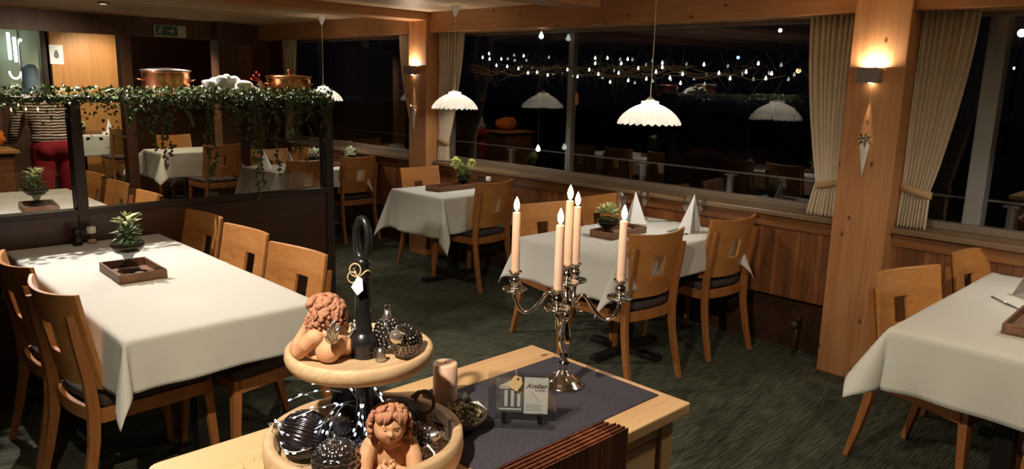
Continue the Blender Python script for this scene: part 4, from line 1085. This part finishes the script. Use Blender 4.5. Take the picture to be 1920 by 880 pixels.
# light sprig
lsb = thing('light_sprig', 'sprig of silver wires with cold white lights spilling over the lower tray', 'light sprig', at(LT, -.05, .02))
o0 = Vector(at(0, -.05, .02)); w = MB(); lights = MB(); rs = random.Random(11)
def R3(r, f, zz): p = Vector(at(0, r, f)); return Vector((p.x-o0.x, p.y-o0.y, zz))
stems = [[(-.01, .01, .09), (-.02, .0, .155), (-.055, -.01, .18), (-.10, -.02, .165)], [(-.01, .01, .09), (.0, .0, .165), (-.02, -.01, .188), (-.05, -.02, .19)], [(-.02, .01, .10), (-.06, -.02, .135), (-.10, -.05, .120), (-.14, -.06, .105)],
    [(-.02, .0, .12), (-.05, -.04, .14), (-.08, -.06, .11), (-.09, -.07, .06)], [(-.02, .0, .12), (-.04, -.04, .14), (-.06, -.07, .11), (-.065, -.085, .065)], [(-.01, -.01, .15), (.005, -.03, .13), (-.005, -.055, .09), (-.012, -.07, .07)],
    [(-.01, -.01, .15), (.0, -.035, .12), (.008, -.05, .10), (.010, -.065, .07)], [(-.06, -.04, .10), (-.10, -.08, .08), (-.14, -.09, .055), (-.17, -.06, .075)], [(-.08, -.05, .06), (-.12, -.09, .04), (-.155, -.09, .05), (-.185, -.045, .085)],
    [(-.08, -.06, .05), (-.11, -.10, .045), (-.14, -.11, .04), (-.165, -.085, .05)], [(-.05, .0, .14), (-.08, .0, .15), (-.12, -.01, .145), (-.155, -.02, .13)], [(.0, .0, .15), (.02, -.01, .165), (.03, -.02, .15), (.045, -.03, .13)]]
for st in stems:
    P = [R3(*p) for p in st]; pts = []
    for k in range(16):
        t = k/15; a_ = (1-t)**3; b_ = 3*t*(1-t)**2; c_ = 3*t*t*(1-t); d_ = t**3
        pts.append(P[0]*a_+P[1]*b_+P[2]*c_+P[3]*d_)
    w.tube(pts, .0013, 6)
    for t in (5, 8, 11, 13, 15):
        q = pts[t]+Vector((rs.uniform(-.007, .007), rs.uniform(-.007, .007), rs.uniform(-.004, .006)))
        d = (pts[t]-pts[t-1]).normalized()
        w.tube([pts[t], q], .0009, 5)
        lights.lathe([(0, -.004), (.0018, -.002), (.0020, .001), (.0011, .004), (0, .005)], 8, T(*q) @ d.to_track_quat('Z', 'Y').to_matrix().to_4x4())
mk('silver_wires', w, 'silverr', lsb, True)
lo = mk('light_drops', lights, 'led', lsb, True); lo['kind'] = 'stuff'
# ---- pillar candle on a dish, berry bowl, cards
pc = thing('pillar_candle', 'thick cream pillar candle standing on a small dark wooden dish', 'candle', (1.205, 1.475, SBZ+.014))
mk('wax', MB().lathe([(0, 0), (.031, 0), (.0325, .003), (.0325, .100), (.030, .104), (.022, .1045), (0, .102)], 40), 'wax', pc, True)
mk('wick', MB().tube([(0, 0, .10), (.001, 0, .108)], .001, 6), 'wick', pc)
ds = tag(mk('candle_dish', MB().lathe([(0, 0), (.040, 0), (.055, .010), (.062, .022), (.059, .023), (.050, .013), (0, .012)], 40), 'bowlw', None, True, loc=(1.205, 1.475, SBZ+.001)), 'small dark wooden dish under the cream pillar candle', 'dish')
bb = thing('berry_bowl', 'dark wooden bowl of beige berries and moss between tray and felt mat', 'bowl', (1.135, 1.335, SBZ+.005))
mk('bowl_body', MB().lathe([(0, 0), (.03, 0), (.058, .016), (.072, .038), (.068, .040), (.054, .020), (0, .010)], 40), 'bowlw', bb, True)
be = MB(); rs = random.Random(2)
for k in range(95):
    a = rs.uniform(0, 2*PI); q = .058*math.sqrt(rs.random()); be.sphere((q*math.cos(a), q*math.sin(a), .030+.016*(1-(q/.058)**2)+rs.uniform(0, .01)), rs.uniform(.0035, .0055), 8, 6)
ob_ = mk('berries', be, 'pearl', bb, True); ob_['kind'] = 'stuff'
ms = MB()
for k in range(70):
    a = rs.uniform(0, 2*PI); q = .06*math.sqrt(rs.random()); p = Vector((q*math.cos(a), q*math.sin(a), .035)); d = rdir(); d.z = abs(d.z)+.2
    ms.tube([p, p+d*.015+rdir()*.004, p+d*.028+rdir()*.006], .0008, 4)
mk('moss', ms, 'moss', bb)
gv = thing('voucher_card', 'cream gift card with two small dark logos left of the tiered tray', 'card', (.715, 1.50, SBZ+.0006), rad(-8))
mk('card_sheet', box(-.055, .055, -.045, .045, 0, .0012), 'kraft', gv)
lg = MB()
for cx in (-.012, .022):
    lg.tube([(cx+.008*math.cos(a), -.032+.0055*math.sin(a), .0014) for a in [.7+k*.27 for k in range(20)]], .0012, 5).tube([(cx-.006, -.032, .0014), (cx+.006, -.031, .0014)], .001, 5)
mk('logo_print', lg, 'ink', gv)
wr = MB()
for k in range(5): wr.tube([(-.03+.015*k, .01, .0013), (-.022+.015*k, .028, .0013)], .0004, 4)
mk('faint_writing', wr, 'bowlw', gv)
# small printed leaflet on the mat
lf = thing('leaflet', 'small black and white leaflet lying on the felt mat behind the acrylic holder', 'leaflet', (1.225, 1.41, SBZ+.005), rad(-18))
mk('sheet', box(-.045, .045, -.030, .030, 0, .001), 'paper', lf)
lm = MB(); rs = random.Random(8)
for k in range(14): x_ = rs.uniform(-.04, .03); y_ = rs.uniform(-.026, .018); lm.box(x_, x_+rs.uniform(.004, .012), y_, y_+rs.uniform(.003, .010), .001, .0013)
mk('print', lm, 'greyink', lf)
# acrylic card holder
ax, ay = 1.265, 1.245
ac = thing('acrylic_holder', 'clear acrylic card holder with a photograph and the Atelier card', 'card holder', (ax, ay, SBZ+.005), math.atan2(fwd.y, fwd.x)-PI/2+rad(-2))
mk('base', MB().prism([(-.072+.012*math.cos(a), .012*math.sin(a)-.012) for a in [PI/2+PI*k/10 for k in range(11)]]+[(.072+.012*math.cos(a), .012*math.sin(a)-.012) for a in [-PI/2+PI*k/10 for k in range(11)]], 0, .008), 'acry', ac, bevel=.002)
mk('front_plate', box(-.086, .086, .002, .005, .012, .132), 'acry', ac, bevel=.001)
mk('back_plate', box(-.086, .086, .020, .023, .012, .132), 'acry', ac, bevel=.001)
for s_ in (-.045, .045): mk('clip', box(s_-.006, s_+.006, -.006, .026, .006, .030), 'smoke', ac, bevel=.001)
ph = mk('photograph', box(-.066, .003, .008, .0095, .030, .118), 'greyink', ac)
pm = MB()
for k in range(3): pm.box(-.045+.016*k, -.037+.016*k, .0074, .008, .045, .088)
pm.box(-.058, -.002, .0074, .008, .092, .096).box(-.058, -.002, .0074, .008, .036, .040)
pm.prism([(-.060, .098), (0, .098), (-.03, .114)], .0074, .008, Matrix(((1, 0, 0, 0), (0, 0, 1, 0), (0, 1, 0, 0), (0, 0, 0, 1))))
mk('house_print', pm, 'paper', ph)
cdp = mk('printed_card', box(.004, .064, .006, .0075, .028, .124), 'paper', ac)
text('word_atelier', 'Atelier', .0185, 'ink', cdp, (.034, .0055, .096), (PI/2, 0, 0), .35)
tx = text('small_word', 'am Seetor', .006, 'ink', cdp, (.044, .0055, .089), (PI/2, 0, 0), 0)
mk('drawn_lines', MB().tube([(.022, .0055, .086), (.034, .0055, .072), (.044, .0055, .056)], .0005, 4).box(.009, .050, .0053, .0058, .050, .0507).box(.009, .044, .0053, .0058, .044, .0447).box(.009, .050, .0053, .0058, .038, .0387), 'greyink', cdp)
kt = mk('kraft_tag', MB().prism([(-.012, -.018), (.016, -.018), (.016, .008), (.004, .020), (-.012, .014)], 0, .0012, T(-.018, .0005, .112) @ RX(PI/2) @ RZ(rad(-32))), 'kraft', ac)
mk('tag_hole', MB().tube([(-.012+.002*math.cos(a), -.001, .122+.002*math.sin(a)) for a in [2*PI*k/10 for k in range(10)]], .0012, 5, closed=True), 'ink', kt)
mk('tag_string', MB().tube([(-.012, -.001, .122), (-.018, .004, .140), (-.012, .012, .158), (-.028, .015, .170), (-.045, .016, .172)], .0007, 5), 'rope', ac)
# ---- candelabra
cx, cy = 1.535, 1.350
cn = thing('candelabra', 'five-armed polished silver candelabra on the felt mat', 'candelabra', (cx, cy, SBZ+.005))
mk('foot', MB().lathe([(.058, 0), (.060, .003), (.058, .007), (.054, .009), (.050, .016), (.036, .026), (.024, .034), (.016, .042), (.013, .048)], 48), 'silver', cn, True)
def flt(r, z_, a, j): return r*(1+(.05*math.cos(8*a) if .10 < z_ < .19 else 0)), 0
mk('stem', MB().lathe([(.013, .046), (.010, .052), (.012, .056), (.017, .062), (.017, .068), (.010, .074), (.009, .080), (.014, .084), (.015, .090), (.009, .096), (.009, .104), (.013, .112), (.0175, .132), (.016, .155), (.012, .180), (.009, .196), (.012, .200), (.015, .206), (.012, .212), (.010, .220)], 48, flute=flt), 'silver', cn, True)
cup = lambda zc: [(.004, zc-.068), (.008, zc-.066), (.007, zc-.060), (.014, zc-.056), (.032, zc-.054), (.036, zc-.050), (.036, zc-.046), (.030, zc-.046), (.014, zc-.050), (.008, zc-.046), (.008, zc-.040), (.014, zc-.034), (.016, zc-.026), (.014, zc-.018), (.009, zc-.012), (.013, zc-.006), (.020, zc), (.019, zc+.002), (.013, zc), (.011, zc-.006), (0, zc-.008)]
OZ = .333-.012; CZ = .352
mk('hub', MB().lathe([(.010, .218), (.014, .226), (.020, .236), (.022, .246), (.016, .256), (.010, .262), (.010, .285), (.006, CZ-.066)], 32), 'silver', cn, True)
mk('candle_cup', MB().lathe(cup(CZ), 36), 'silver', cn, True)
import_arm = 0
AR = .148; a0 = math.atan2(-.70, .716)-rad(13)
hts = [0, 0, 0, 0]
def taper(x, y, z, H_, lab):
    t = thing('taper_candle', lab, 'candle', (x, y, z), 0, 'lit candles of the candelabra')
    mk('wax', MB().lathe([(0, -.006), (.0085, -.006), (.0125, .004), (.0115, H_*.6), (.0108, H_-.003), (.0095, H_), (.005, H_-.001), (0, H_-.002)], 24), 'wax', t, True)
    mk('wick', MB().tube([(0, 0, H_-.002), (.0005, 0, H_+.009)], .0009, 6), 'wick', t)
    mk('flame', MB().lathe([(0, H_+.002), (.0035, H_+.005), (.0060, H_+.009), (.0076, H_+.015), (.0080, H_+.020), (.0072, H_+.026), (.0054, H_+.032), (.0034, H_+.037), (.0014, H_+.042), (0, H_+.044)], 20), 'flame', t, True)
    point((x, y, z+H_+.02), .30, (1, .6, .28), .008)
for k, (lab, H_) in enumerate((('lit candle on the right arm of the candelabra', .163), ('lit candle on the back arm of the candelabra', .170), ('lit candle on the left arm of the candelabra', .168), ('lit candle on the front arm of the candelabra', .168))):
    a = a0+k*PI/2; m = RZ(a)
    arm = MB(); P = []
    for j in range(25):
        t = j/24; r = .018+(AR-.018)*(t**.92)
        zz = .240+.030*math.sin(min(1, t/.38)*PI)*(1 if t < .38 else 0)-(.034*math.sin((t-.38)/.62*PI*.92) if t >= .38 else 0)+(.016 if t > .9 else 0)*((t-.9)/.1)
        P.append((r, 0, zz))
    P.append((AR, 0, OZ-.062))
    arm.tube(P, [.0062-.0012*math.cos(j*2.2)*.3 for j in range(len(P))], 12, m)
    arm.sphere((.016, 0, .238), .008, 12, 8, m)
    arm.tube([(.040+.010*math.cos(t), 0, .232+.010*math.sin(t)) for t in [PI*.5+j*.35 for j in range(14)]], [.004-.0001*j for j in range(14)], 8, m)
    mk('arm', arm, 'silver', cn, True)
    mk('candle_cup', MB().lathe(cup(OZ), 36, m @ T(AR, 0, 0)), 'silver', cn, True)
    taper(cx+AR*math.cos(a), cy+AR*math.sin(a), SBZ+.005+OZ+.0015, H_, lab)
taper(cx, cy, SBZ+.005+CZ+.0015, .178, 'tallest lit candle in the centre of the candelabra')

# ------------------------------------------------------------------ things on the dining tables
TZ = .750
def tray(x, y, lab, rz=0, lx=.19, ly=.085):
    t = thing('wooden_tray', lab, 'tray', (x, y, TZ), rz, 'wooden centrepiece trays')
    mk('tray_floor', box(-lx, lx, -ly, ly, 0, .008), 'rackw', t)
    mk('rim', MB().box(-lx, lx, -ly, -ly+.009, .002, .042).box(-lx, lx, ly-.009, ly, .002, .042).box(-lx, -lx+.009, -ly+.009, ly-.009, .002, .042).box(lx-.009, lx, -ly+.009, ly-.009, .002, .042), 'rackw', t, bevel=.002)
    return t
def bowl_prof(s, k=0): return [(0, 0), (.038*s, 0), (.042*s, .004), (.030*s, .014+k*.3), (.014*s, .022+k*.7), (.022*s, .032+k), (.046*s, .046+k), (.060*s, .066+k), (.060*s, .082+k), (.054*s, .094+k), (.051*s, .094+k), (.056*s, .080+k), (.055*s, .068+k), (.042*s, .050+k), (.0, .038+k)]
def arrangement(x, y, lab, style, s=1.0, z=TZ+.0085):
    t = thing('flower_arrangement', lab, 'plant', (x, y, z), 0, 'flower arrangements in footed glass bowls')
    K = .045 if style == 'tall' else 0
    mk('glass_bowl', MB().lathe(bowl_prof(s, K), 36), 'smoke', t, True)
    up_ = T(0, 0, K)
    mk('soil', MB().lathe([(0, .042), (.035*s, .048), (.050*s, .066), (.050*s, .080), (0, .088)], 20, up_), 'moss', t, True)
    rs = random.Random(int(x*100)); f = MB(); b = MB(); st = MB()
    def leafball(mb, c, r, n, L, w, up=0):
        for k in range(n):
            d = Vector((rs.gauss(0, 1), rs.gauss(0, 1), rs.gauss(0, 1)+up)).normalized(); mb.leaf(Vector(c)+d*r*rs.uniform(.5, 1), d+Vector((0, 0, -.3)), d, L*rs.uniform(.7, 1.2), w)
    if style == 'tall':       # ferny green with pale lime leaves on top
        leafball(f, (0, 0, .12), .045, 120, .035, .014, .5)
        for k in range(9):
            a = rs.uniform(0, 6.28); p = (.015*math.cos(a), .015*math.sin(a), .17+.03*rs.random()); st.tube([(0, 0, .08), p], .0018, 5)
            b.leaf(p, (math.cos(a), math.sin(a), .35), (0, 0, 1), .062, .036)
        leafball(b, (0, 0, .19), .022, 22, .030, .020, .4)
        bm = 'leafp'
    elif style == 'yellow':
        leafball(f, (0, 0, .11), .055, 120, .035, .012, .3)
        for (dx, dy, h, r) in ((-.05, .04, .205, .036), (.055, -.045, .195, .026), (.01, .02, .155, .02)):
            st.tube([(0, 0, .08), (dx*.5, dy*.5, h*.6), (dx, dy, h-.01)], .0022, 5)
            leafball(b, (dx, dy, h), r*1.1, 260, .020, .018)
        for k in range(8):
            a = rs.uniform(0, 6.28); st.tube([(0, 0, .085), (.05*math.cos(a), .05*math.sin(a), .12), (.10*math.cos(a), .10*math.sin(a), .09+rs.uniform(-.03, .04))], .0013, 4)
        bm = 'leafl'
    elif style == 'pale':
        leafball(f, (0, 0, .105), .045, 60, .035, .02, .1)
        for k in range(44):
            a = rs.uniform(0, 6.28); e = rs.uniform(.1, 1.1); d = Vector((math.cos(a)*math.cos(e), math.sin(a)*math.cos(e), math.sin(e)))
            b.leaf(Vector((0, 0, .115))+d*.02, d, (0, 0, 1), .068, .034)
        bm = 'leafp'
    else:
        leafball(f, (0, 0, .095), .055, 70, .04, .022, .0)
        for k in range(5):
            a = 2*PI*k/5; leafball(b, (.036*math.cos(a), .036*math.sin(a), .135+.01*(k % 2)), .034, 60, .018, .016)
        leafball(b, (0, 0, .155), .032, 50, .018, .016)
        bm = 'white_bl'
    for q_ in (f, b, st): q_.v = [up_ @ v for v in q_.v]
    mk('foliage', f, 'leafm', t); mk('blossoms', b, bm, t)
    if st.v: mk('stems', st, 'leafm', t, True)
    return t
def tealight(x, y, lab):
    t = thing('glass_tealight', lab, 'tealight', (x, y, TZ+.0085), 0, 'small glass tealight holders')
    mk('glass_cup', MB().lathe([(0, 0), (.030, 0), (.036, .012), (.034, .024), (.031, .024), (.032, .012), (.026, .006), (0, .006)], 28), 'smoke', t, True)
    mk('candle', MB().lathe([(0, .0065), (.019, .0065), (.019, .018), (0, .018)], 20), 'whitepl', t, True)
tray(1.10, 3.58, 'wooden tray on the long table in the left foreground', rad(88), .155, .10); arrangement(1.10, 3.63, 'tall pale-green leaved plant in a smoky footed bowl on the long table', 'tall', 1.2); tealight(1.10, 3.50, 'smoky glass tealight in the tray on the long table')
tray(1.20, 5.68, 'dark wooden tray on the table seen through the left glass pane', rad(84), .155, .10); arrangement(1.20, 5.72, 'leafy plant in a silver-grey footed bowl seen through the left glass pane', 'tall', 1.25); tealight(1.20, 5.58, 'glass tealight beside the plant behind the left glass pane')
tray(4.05, 4.90, 'long wooden tray under the yellow flowers', rad(4), .21, .085); arrangement(4.21, 4.93, 'two yellow-green ball flowers in a glass bowl on the small table', 'yellow', 1.0); tealight(3.93, 4.88, 'glass tealight left of the yellow flowers')
tray(3.64, 2.80, 'wooden tray on the set table behind the candelabra', rad(3), .18, .085); arrangement(3.58, 2.84, 'pale cream-leaved plant in a clear glass bowl on the set table', 'pale', 1.15); tealight(3.74, 2.80, 'glass tealight right of the pale-leaved plant')
tray(3.47, .60, 'wooden tray at the right edge of the photo', rad(2), .18, .085)
tray(3.98, 6.90, 'wooden tray under the white hydrangea', rad(3), .18, .085); arrangement(3.93, 6.92, 'white hydrangea in a bowl seen through the right end of the screen', 'white'); tealight(4.07, 6.88, 'glass tealight beside the white hydrangea')
arrangement(4.36, 6.93, 'white flowers standing just right of the dark screen post', 'white', .8, TZ)
tray(3.28, 12.3, 'wooden tray on the farthest table', 0, .2, .085); arrangement(3.22, 12.32, 'white-blossomed plant on the farthest table', 'white', 1.2)
def mill(x, y, lab, dark):
    t = thing('spice_mill', lab, 'shaker', (x, y, TZ), 0, 'salt and pepper mills')
    mk('glass_body', MB().lathe([(0, 0), (.024, 0), (.027, .006), (.024, .030), (.021, .050), (.021, .056)], 24), 'smoke' if dark else 'clear', t, True)
    mk('filling', MB().lathe([(0, .003), (.022, .004), (.021, .022 if not dark else .04), (0, .024 if not dark else .042)], 20), 'black' if dark else 'skin', t, True)
    mk('lid', MB().lathe([(.021, .056), (.023, .058), (.023, .088), (.020, .093), (0, .094)], 24), 'black' if dark else 'whitepl', t, True)
mill(1.085, 4.38, 'pepper mill with a black lid at the dark partition', True); mill(1.155, 4.385, 'salt mill with a cream lid at the dark partition', False)
mill(4.335, 4.84, 'pepper mill with a black lid beside the yellow flowers', True); mill(4.385, 4.80, 'salt mill with a cream lid beside the yellow flowers', False)
def napkin(x, y, rz, lab, H_=.17):
    mb = MB(); w_ = .075
    # standing folded cone: two leaning triangular faces with a slightly open rear
    vs = [(-w_, -.045, 0), (w_, -.045, 0), (0, 0.01, H_), (-w_*.5, .055, 0), (w_*.5, .055, 0), (0, -.062, 0), (0, -.03, H_*.5)]
    mb.add(vs, [(0, 5, 6), (0, 6, 2), (5, 1, 6), (6, 1, 2), (1, 4, 2), (3, 0, 2)])
    return tag(mk('folded_napkin', mb, 'napkin', None, loc=(x, y, TZ+.002), rot=(0, 0, rz), solid=.004), lab, 'napkin', 'white napkins folded into points')
napkin(4.05, 2.98, rad(60), 'white pointed napkin behind the tray on the set table', .205); napkin(4.07, 2.56, rad(150), 'white pointed napkin right beside the chair on the set table', .24)
napkin(3.42, 7.0, .4, 'white pointed napkin on the left end of the table behind the screen', .2)
napkin(3.50, 6.62, .9, 'white pointed napkin near the screen behind the hanging ivy', .2)
napkin(3.0, 12.35, .2, 'white pointed napkin on the farthest table, left of the plant', .22); napkin(3.58, 12.2, 1.2, 'white pointed napkin on the farthest table, right of the plant', .22)
napkin(4.0, .74, rad(55), 'white pointed napkin at the right edge on the right-hand table', .15)
def wine(x, y, lab, s=1.0):
    t = thing('wine_glass', lab, 'glass', (x, y, TZ), 0, 'wine glasses on the set table')
    mk('glass', MB().lathe([(0, 0), (.034, 0), (.034, .002), (.006, .006), (.004, .02), (.004, .085), (.010, .095), (.028, .112), (.037, .135), (.036, .165), (.030, .200), (.029, .200), (.035, .164), (.036, .136), (.026, .113), (0, .098)], 32, SC(s, s, s)), 'wine', t, True)
wine(3.99, 3.06, 'wine glass left of the rear pointed napkin'); wine(4.20, 3.03, 'wine glass right of the rear pointed napkin', .95)
wine(4.20, 2.68, 'wine glass left of the front pointed napkin'); wine(4.32, 2.66, 'wine glass nearest the window beside the front napkin', .9)
def fork(x, y, rz, lab, knife=False):
    t = thing('table_knife' if knife else 'fork', lab, 'cutlery', (x, y, TZ+.001), rz, 'cutlery laid on the tables')
    if knife:
        mk('handle', MB().tube([(0, -.10, .003), (0, 0, .003)], [.004, .005], 8), 'steel', t, True)
        mk('blade', box(-.008, .006, 0, .11, .002, .0035), 'steel', t, bevel=.0005)
    else:
        mk('handle', MB().tube([(0, -.09, .002), (0, -.03, .003), (0, .03, .006)], [.005, .0035, .003], 8), 'steel', t, True)
        h = MB().box(-.011, .011, .028, .05, .0045, .0065)
        for k in range(4): h.box(-.011+.0065*k, -.0085+.0065*k, .05, .095, .0045, .006)
        mk('tines', h, 'steel', t)
fork(4.22, 2.90, rad(60), 'fork on the set table right of the rear napkin'); fork(3.90, 2.55, rad(80), 'fork left of the front napkin behind the left chair back'); fork(4.03, 2.66, rad(100), 'short piece of cutlery behind the front napkin')
fork(3.78, .78, rad(135), 'knife lying before the napkin on the right-hand table', True)

# ------------------------------------------------------------------ willow garland with drop lights in the big window
wg = thing('willow_garland', 'dark willow twig garland with white drop lights hanging before the big window', 'garland', (4.50, 3.6, 1.72))
tw = MB(); rs = random.Random(21)
def gpt(t): return Vector((rs.uniform(-.02, .02), 1.55-3.0*t, .03+.02*math.sin(t*9)))
for k in range(10):
    ph1, ph2 = rs.uniform(0, 6), rs.uniform(0, 6); t0 = rs.uniform(0, .35); t1 = rs.uniform(.6, 1)
    tw.tube([(.02*math.sin(ph1+j*.7), 1.6-3.05*(t0+(t1-t0)*j/24), .02+.035*math.sin(ph2+j*.55)+.012*math.sin(j*1.9)) for j in range(25)], .003, 5)
for k in range(230):
    t = min(1, abs(rs.gauss(0, .35))) if k < 110 else rs.random(); p = Vector((0, 1.55-3.0*t, rs.uniform(-.02, .07)))
    d = Vector((rs.uniform(-.25, .25), rs.uniform(-1, 1), rs.uniform(-.8, .8))).normalized(); L = rs.uniform(.06, .20)
    tw.tube([p, p+d*L*.5+Vector((0, 0, rs.uniform(-.02, .02))), p+d*L+Vector((0, 0, rs.uniform(-.05, .03)))], [.0018, .0012, .0006], 4)
mk('twigs', tw, 'twig', wg, True)
cable = MB(); cable.tube([(0, 1.55+.0, .05), (0, 1.5, .3), (0, 1.48, .345)], .0015, 5); cable.tube([(0, -1.5, .05), (0, -1.65, .0), (0, -1.78, .06)], .002, 5); cable.tube([(0, 0, .05), (0, 0, .345)], .001, 4)
mk('cable', cable, 'twig', wg)
drops = [(905, 107), (917, 100), (918, 110), (931, 122), (951, 124), (972, 128), (990, 136), (1007, 135), (1027, 140), (1064, 130), (1083, 143), (1116, 118), (1116, 108), (1105, 130), (1122, 138), (1144, 153), (1160, 136), (1165, 118), (1177, 110), (1178, 150), (1197, 127), (1212, 147), (1230, 134), (1242, 117), (1242, 125), (1256, 145), (1276, 155), (1280, 138), (1320, 120), (1348, 136), (1369, 146), (1399, 134), (1422, 118), (1447, 137), (1436, 146), (940, 110), (982, 104), (1139, 108)]
for (px_, py_) in drops:
    d = (fw*F+rt*(px_-960)+upv*(440-py_)); d = d/d.x*4.48; p = Vector((0, 0, CAMH))+d-Vector((4.50, 3.6, 1.72))
    mk('light_drop', MB().lathe([(0, -.016), (.0075, -.011), (.0085, -.005), (.004, .005), (.0025, .011), (0, .012)], 10, T(*p)), 'ledw', wg, True)
def hung(px_, py_, X, lab, name, cat, mb_, mat, top):
    d = (fw*F+rt*(px_-960)+upv*(440-py_)); d = d/d.x*X; p = Vector((0, 0, CAMH))+d
    t = thing(name, lab, cat, p)
    mk('body', mb_, mat, t, True); mk('thread', MB().tube([(0, 0, .01), (0, 0, top-p.z)], .0007, 4), 'rope', t)
dropm = MB().lathe([(0, -.034), (.016, -.026), (.020, -.012), (.012, .006), (.004, .022), (0, .024)], 20)
hung(1015, 65, 4.47, 'single larger glowing drop hanging at the top of the big window', 'glass_drop', 'ornament', dropm, 'ledw', 2.07)
hung(1009, 277, 4.47, 'single larger glowing drop hanging low in the big window', 'glass_drop', 'ornament', MB().add(dropm.v, dropm.f), 'ledw', 2.07)
hung(1081, 186, 4.47, 'small brown leaf-shaped ornament hanging by the window mullion', 'leaf_ornament', 'ornament', MB().sphere((0, 0, 0), (.006, .020, .05), 14, 10), 'litwood', 1.78)
# radiator pipe valve in the recess by the pillar
rv = thing('radiator_valve', 'small dark radiator valve in the recess left of the wide pine pillar', 'valve', (4.50, 2.02, 0))
mk('pipe', MB().tube([(0, 0, 0), (0, 0, .22), (.08, 0, .22)], .010, 8), 'bowlw', rv, True); mk('valve_head', MB().lathe([(.0, 0), (.022, 0), (.024, .05), (.018, .06), (0, .06)], 18, T(0, 0, .20) @ RY(-PI/2)), 'bowlw', rv, True)
